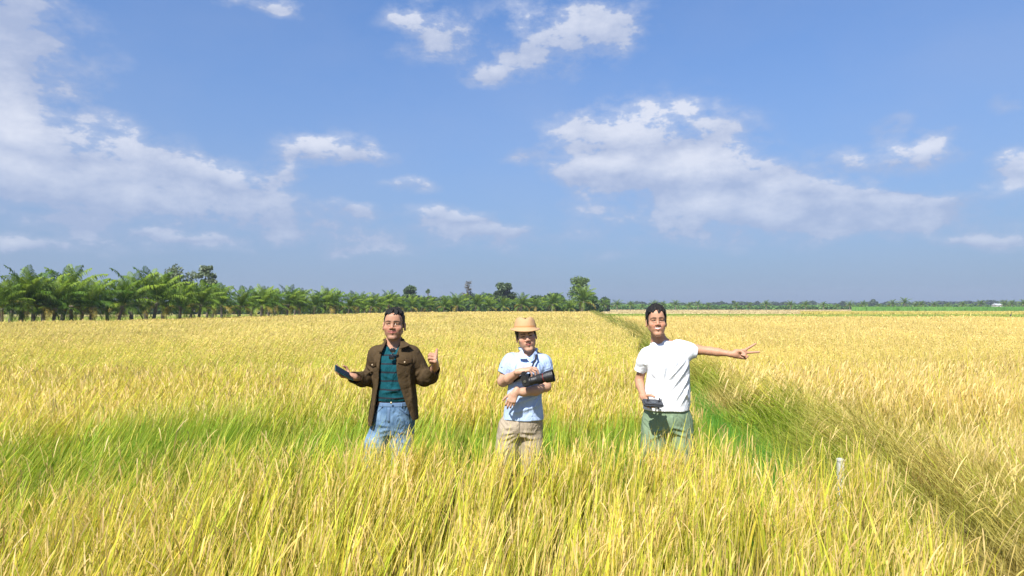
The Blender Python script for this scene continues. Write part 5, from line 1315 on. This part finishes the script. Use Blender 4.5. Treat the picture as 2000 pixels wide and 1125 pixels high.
    def lathe(prof, seg=28):
        V = [(x, r * math.cos(2 * math.pi * k / seg), r * math.sin(2 * math.pi * k / seg)) for x, r in prof for k in range(seg)]; Fc = []
        for i in range(len(prof) - 1):
            for k in range(seg): p0 = i * seg + k; q0 = i * seg + (k + 1) % seg; Fc.append((p0, p0 + seg, q0 + seg, q0))
        me = bpy.data.meshes.new('lathe'); me.from_pydata(V, [], Fc); me.update(); return me
    def part(nm, me, mt, sm=False, par=None): return link_mesh(nm, me, mt, par or K, sm)
    bm = bmesh.new(); box(bm, -.018, .0, .012, .052, .10, .088, .010); box(bm, -.020, .0, .066, .040, .05, .030, .008); part('camera_body', None, BK) if False else from_bm('camera_body', bm, BK, K)
    bm = bmesh.new(); box(bm, -.006, .045, .010, .066, .030, .085, .012); from_bm('grip', bm, BR, K)
    Lb = lathe([(0, .0), (0, .032), (.020, .033), (.024, .030), (.060, .031), (.062, .034), (.105, .0350), (.107, .032), (.118, .033), (.120, .0375), (L - .055, .0385)]); ln = part('lens', Lb, BK)
    part('focus_ring', lathe([(.066, .034), (.067, .0360), (.099, .0368), (.100, .0345)] ), BR, False, ln)
    part('red_ring', lathe([(.1095, .032), (.110, .0335), (.1135, .0338), (.114, .032)]), mat('red_line', (.20, .02, .02), .4), False, ln)
    part('lens_hood', lathe([(L - .062, .0385), (L - .060, .0415), (L - .004, .0450), (L, .0445), (L - .001, .0415), (L - .045, .038), (L - .046, .0)]), BK, False, ln)
    bm = bmesh.new(); bmesh.ops.create_cone(bm, segments=20, radius1=.010, radius2=.009, depth=.008, cap_ends=True, matrix=Matrix.Translation((-.018, -.054, .010)) @ Matrix.Rotation(R(90), 4, 'X')); from_bm('dial', bm, mat('dial_grey', (.35, .35, .36), .3, .6, .1, 60, metal=1), K)
    # its strap goes over the shoulder by the collar
    pts = [P(1047, 688, -.02), P(1047.5, 696, -.115), P(1043.5, 706, -.140), P(1040.5, 713, -.165), P(1036, 724, -.235)]
    sp = link_mesh('strap', ribbon([tuple(p - a) for p in pts], .014, .003, [(1, 0, -.1)] * 5), mat('strap_black', (.018, .018, .025), .8, .2, .1, 50), None)
    sp.parent = K; sp.matrix_parent_inverse = K.rotation_euler.to_matrix().to_4x4().inverted()
    pts = [P(1026, 731, -.20), P(1018, 735, -.155), P(1009, 740, -.14), P(1003, 745, -.13)]
    sp = link_mesh('strap', ribbon([tuple(p - a) for p in pts], .026, .003, [(.2, 0, 1)] * 4), mat('strap_dark', (.015, .015, .02), .8, .2, .1, 50), None)
    sp.parent = K; sp.matrix_parent_inverse = K.rotation_euler.to_matrix().to_4x4().inverted()
man_hat()

# ============================ man in the white T-shirt
def man_white():
    m = Man(1298); P = m.P; S = m.sec
    m.hc = P(1281.5, 627.5, -.02); M = rotm((-.10, -1, .05), (-.03, 0, 1)); hc = m.hc
    wrL = P(1256.5, 777, -.09); wrR = P(1431, 691.5, -.13)
    F = Field(*axes(m, [wrL + [.02, -.05, -.03], wrR + [.07, 0, 0]], ((-.26, -.36, -.02), (.76, .22, 1.74))))
    head(F, hc, M, 2, .93, .98)
    F.caps(P(1283, 646, .018), P(1287, 678, .03), .049, .055, .03)
    F.caps(P(1287, 672, .03), P(1268, 690, .02), .034, .032, .03); F.caps(P(1287, 666, .03), P(1312, 676, .02), .042, .04, .04)
    torso = [S(840, 1260, 1342, .02, .10), S(800, 1264, 1340, .02, .11), S(760, 1268, 1340, .01, .10), S(710, 1268, 1338, .01, .105), S(690, 1266, 1332, .02, .085), S(676, 1278, 1310, .025, .06)]
    body_common(F, m, None, P(1278, 822, .03), P(1325, 822, .03), P(1268, 915, -.02), P(1332, 915, .0), P(1262, 1022, .05), P(1338, 1022, .05), torso)
    F.chain(ch(m, (1262, 690, .01, .045), (1247.5, 742, .07, .031), (1249, 752, .03, .030)) + [tuple(wrL) + (.0205,)], .018)
    F.chain(ch(m, (1322, 676, .01, .048), (1360, 683, -.02, .036), (1386, 685.5, -.05, .0305), (1400, 687.5, -.075, .029)) + [tuple(wrR) + (.0195,)], .018)
    hand(F, wrL, (.30, -.80, -.42), (.85, .25, .2), 'R', [(.7, .8, .6), (.8, .8, .6), (.85, .8, .6), (.9, .8, .6)], (.05, 0, -.04, -.1), [(.5, .8, .3), (.8, .35, .5), (.9, .0, .5)], .95)
    hand(F, wrR, (1, -.14, .02), (-.10, -1, -.05), 'L', [(.04, .03, .02), (.04, .03, .03), (1.35, 1.4, .8), (1.4, 1.4, .8)], (.62, .06, -.35, -.45), [(.75, .05, .65), (.75, -.75, .55), (.45, -.95, .2)], 1.04, .022)
    body = m.link('person', F.mesh('person', skin_color(hc, M, (.42, .225, .140), 2, 0, .93, .98), 1), M_SKIN); body.location = m.base
    tag(body, 'grinning man in a white T-shirt stretching out a two finger sign', 'person', 'men standing in the rice')
    m.link('hair', hair(hc, M, .063, .006, .018, .008, .002, seed=8), M_HAIR, body); eyes(m, body, hc, M, .93)
    T_ = lambda x, y, z: hc + M @ np.array([x * .93, y, z * .98])
    me = tube_mesh([[tuple(T_(x, -.0930 + abs(x) * .34, -.0570 + .006 * (abs(x) / .027) ** 1.6)) + (.0044 - abs(x) * .09,) for x in np.linspace(-.024, .024, 13)]], 8)
    m.link('teeth', me, mat('teeth', (.80, .77, .70), .3, .5, .05, 60), body)
    def shorts(F):
        F.loft([S(842, 1255, 1349, .02, .10), S(822, 1255, 1348, .02, .125), S(800, 1259, 1345, .02, .122), S(788, 1262, 1342, .02, .116)], .01)
        a = P(1280, 822, .025); b = P(1269, 918, .0); F.caps(a, lerp(a, b, .5), .096, .094, .03); sleeve(F, a, b, .096, .094, .02)
        a = P(1324, 822, .025); b = P(1332, 920, .0); F.caps(a, lerp(a, b, .5), .094, .090, .03); sleeve(F, a, b, .094, .088, .02)
        F.shift((-.4, -.3, .2), (.3, .3, 1.1), lambda x, y, z: -.003 * wrinkle(x, y, z, 44, 28) - folds(x, y, z, [
            (P(1303, 836, -.1), P(1270, 845, -.1), .012, .011), (P(1307, 832, -.1), P(1340, 842, -.1), .012, .012), (P(1308, 840, -.1), P(1345, 856, -.1), .012, .010), (P(1298, 845, -.1), P(1262, 862, -.1), .012, .010), (P(1302, 812, -.1), P(1304, 836, -.1), .008, .006), (P(1325, 808, -.1), P(1342, 826, -.1), .010, .006)]))
    GS = mat('sage_green_cotton', (.17, .235, .15), .9, .12, .15, 12, .3, 200, crease=.5)
    J = cloth(m, ((-.30, -.22, .38), (.26, .24, 1.0)), shorts, None, 'shorts', body, GS, .0055)
    f_ = P(1304, 822); m.link('fly_flap', patch(J.data, f_[0], f_[2], [(-.010, .06), (.014, .06), (.008, -.05), (-.004, -.05)], .004, res=6), GS, J)
    def tee(F):
        F.loft([S(799, 1257, 1345, .02, .140), S(785, 1258, 1347, .02, .140), S(768, 1259, 1347, .015, .134), S(745, 1262, 1345, .01, .128), S(722, 1264, 1344, .0, .126), S(705, 1264, 1343, .0, .124), S(692, 1262, 1338, .01, .106), S(682, 1266, 1330, .02, .086), S(672, 1272, 1316, .03, .070), S(664, 1274, 1306, .035, .062)], .01)
        F.caps(P(1264, 693, .01), P(1256, 706, .02), .060, .052, .03); sleeve(F, P(1260, 700, .012), P(1247.5, 725, .045), .055, .041, .02)
        F.caps(P(1322, 679, .01), P(1340, 683, .0), .062, .056, .04); sleeve(F, P(1330, 682, .005), P(1361.5, 687, -.02), .060, .050, .03)
        F.caps(P(1322, 700, .01), P(1340, 692, .0), .05, .04, .04)
        sleeve(F, P(1250, 720, .038), P(1247, 727, .047), .036, .038, .002, '-'); sleeve(F, P(1355, 686, -.015), P(1363, 687.2, -.02), .044, .046, .002, '-')
        sleeve(F, P(1302, 787, .02), P(1302, 804, .02), .095, .118, .002, '-')
        F.caps(P(1283, 650, -.0), P(1286, 664, -.062), .054, .046, .006, '-'); F.caps(P(1284, 645, .03), P(1288, 680, .03), .051, .052, .004, '-')
        F.shift((-.3, -.3, .8), (.35, .3, 1.5), lambda x, y, z: -.003 * wrinkle(x, y, z, 51, 22) - 1.7 * folds(x, y, z, [
            (P(1340, 700, -.1), P(1300, 745, -.12), .010, .009), (P(1344, 712, -.1), P(1306, 765, -.12), .011, .010), (P(1346, 735, -.1), P(1315, 785, -.12), .011, .010), (P(1328, 695, -.1), P(1310, 722, -.12), .009, .007), (P(1346, 755, -.1), P(1325, 795, -.12), .011, .009),
            (P(1300, 700, -.12), P(1290, 760, -.12), .012, .006), (P(1262, 715, -.1), P(1285, 742, -.12), .010, .008), (P(1262, 750, -.1), P(1290, 790, -.12), .012, .007), (P(1265, 735, -.1), P(1275, 780, -.12), .010, .006), (P(1352, 676, -.02), P(1345, 695, -.03), .008, .007), (P(1340, 670, -.03), P(1336, 692, -.08), .009, .007), (P(1252, 700, 0), P(1262, 715, -.05), .008, .007), (P(1335, 760, -.1), P(1346, 782, -.1), .010, .010)]))
    WT = mat('white_jersey', (.68, .70, .74), .9, .12, .03, 20, .2, 400, crease=.35)
    T = cloth(m, ((-.27, -.22, .86), (.30, .24, 1.50)), tee, None, 't_shirt', body, WT, .0045)
    # drone remote held at the hip
    c = P(1274, 786.5, -.245); K = empty('remote_controller', m.base + Vector(c)); K.rotation_euler = (R(28), R(5), R(6))
    tag(K, 'dark drone remote with two thumb sticks held at the white shirted man\'s hip', 'remote')
    RC = mat('controller_grey', (.045, .048, .055), .45, .45, .15, 60, .2, 300); RD = mat('controller_black', (.014, .014, .016), .5, .4)
    bm = bmesh.new(); box(bm, 0, 0, 0, .150, .080, .026, .010); box(bm, -.052, .010, -.014, .036, .070, .022, .009); box(bm, .052, .010, -.014, .036, .070, .022, .009); from_bm('casing', bm, RC, K)
    for s in (-1, 1):
        link_mesh('stick', tube_mesh([[(s * .042, .005, .010, .009), (s * .042, .005, .014, .009), (s * .042, .005, .016, .003), (s * .042, .005, .034, .003), (s * .042, .005, .035, .006), (s * .042, .005, .042, .0055)]], 10), RD, K)
        bm = bmesh.new(); box(bm, s * .030, -.046, -.004, .012, .030, .012, .003); from_bm('clamp_arm', bm, RD, K)
    bm = bmesh.new(); box(bm, 0, -.008, .0137, .040, .022, .0025, .001); from_bm('status_panel', bm, mat('panel_glass', (.05, .06, .07), .12, .6), K)
    link_mesh('dial', tube_mesh([[(.068, .03, .012, .008), (.068, .03, .018, .008)]], 12), mat('dial_metal', (.5, .5, .52), .3, .5, .05, 50, metal=1), K)
man_white()
# ------------------------------------------------------------------ humid air over the plain
def haze():
    bm = bmesh.new(); box(bm, 0, 350, 8.5, 1700, 800, 19.0)
    m = bpy.data.materials.new('humid_air'); m.use_nodes = True; nt = m.node_tree; nt.nodes.clear()
    v = nt.nodes.new('ShaderNodeVolumePrincipled'); v.inputs['Color'].default_value = (.80, .87, 1, 1); v.inputs['Density'].default_value = .0004
    v.inputs['Anisotropy'].default_value = .2
    o = nt.nodes.new('ShaderNodeOutputMaterial'); nt.links.new(v.outputs[0], o.inputs['Volume'])
    tag(from_bm('haze', bm, m), kind='stuff')
haze()
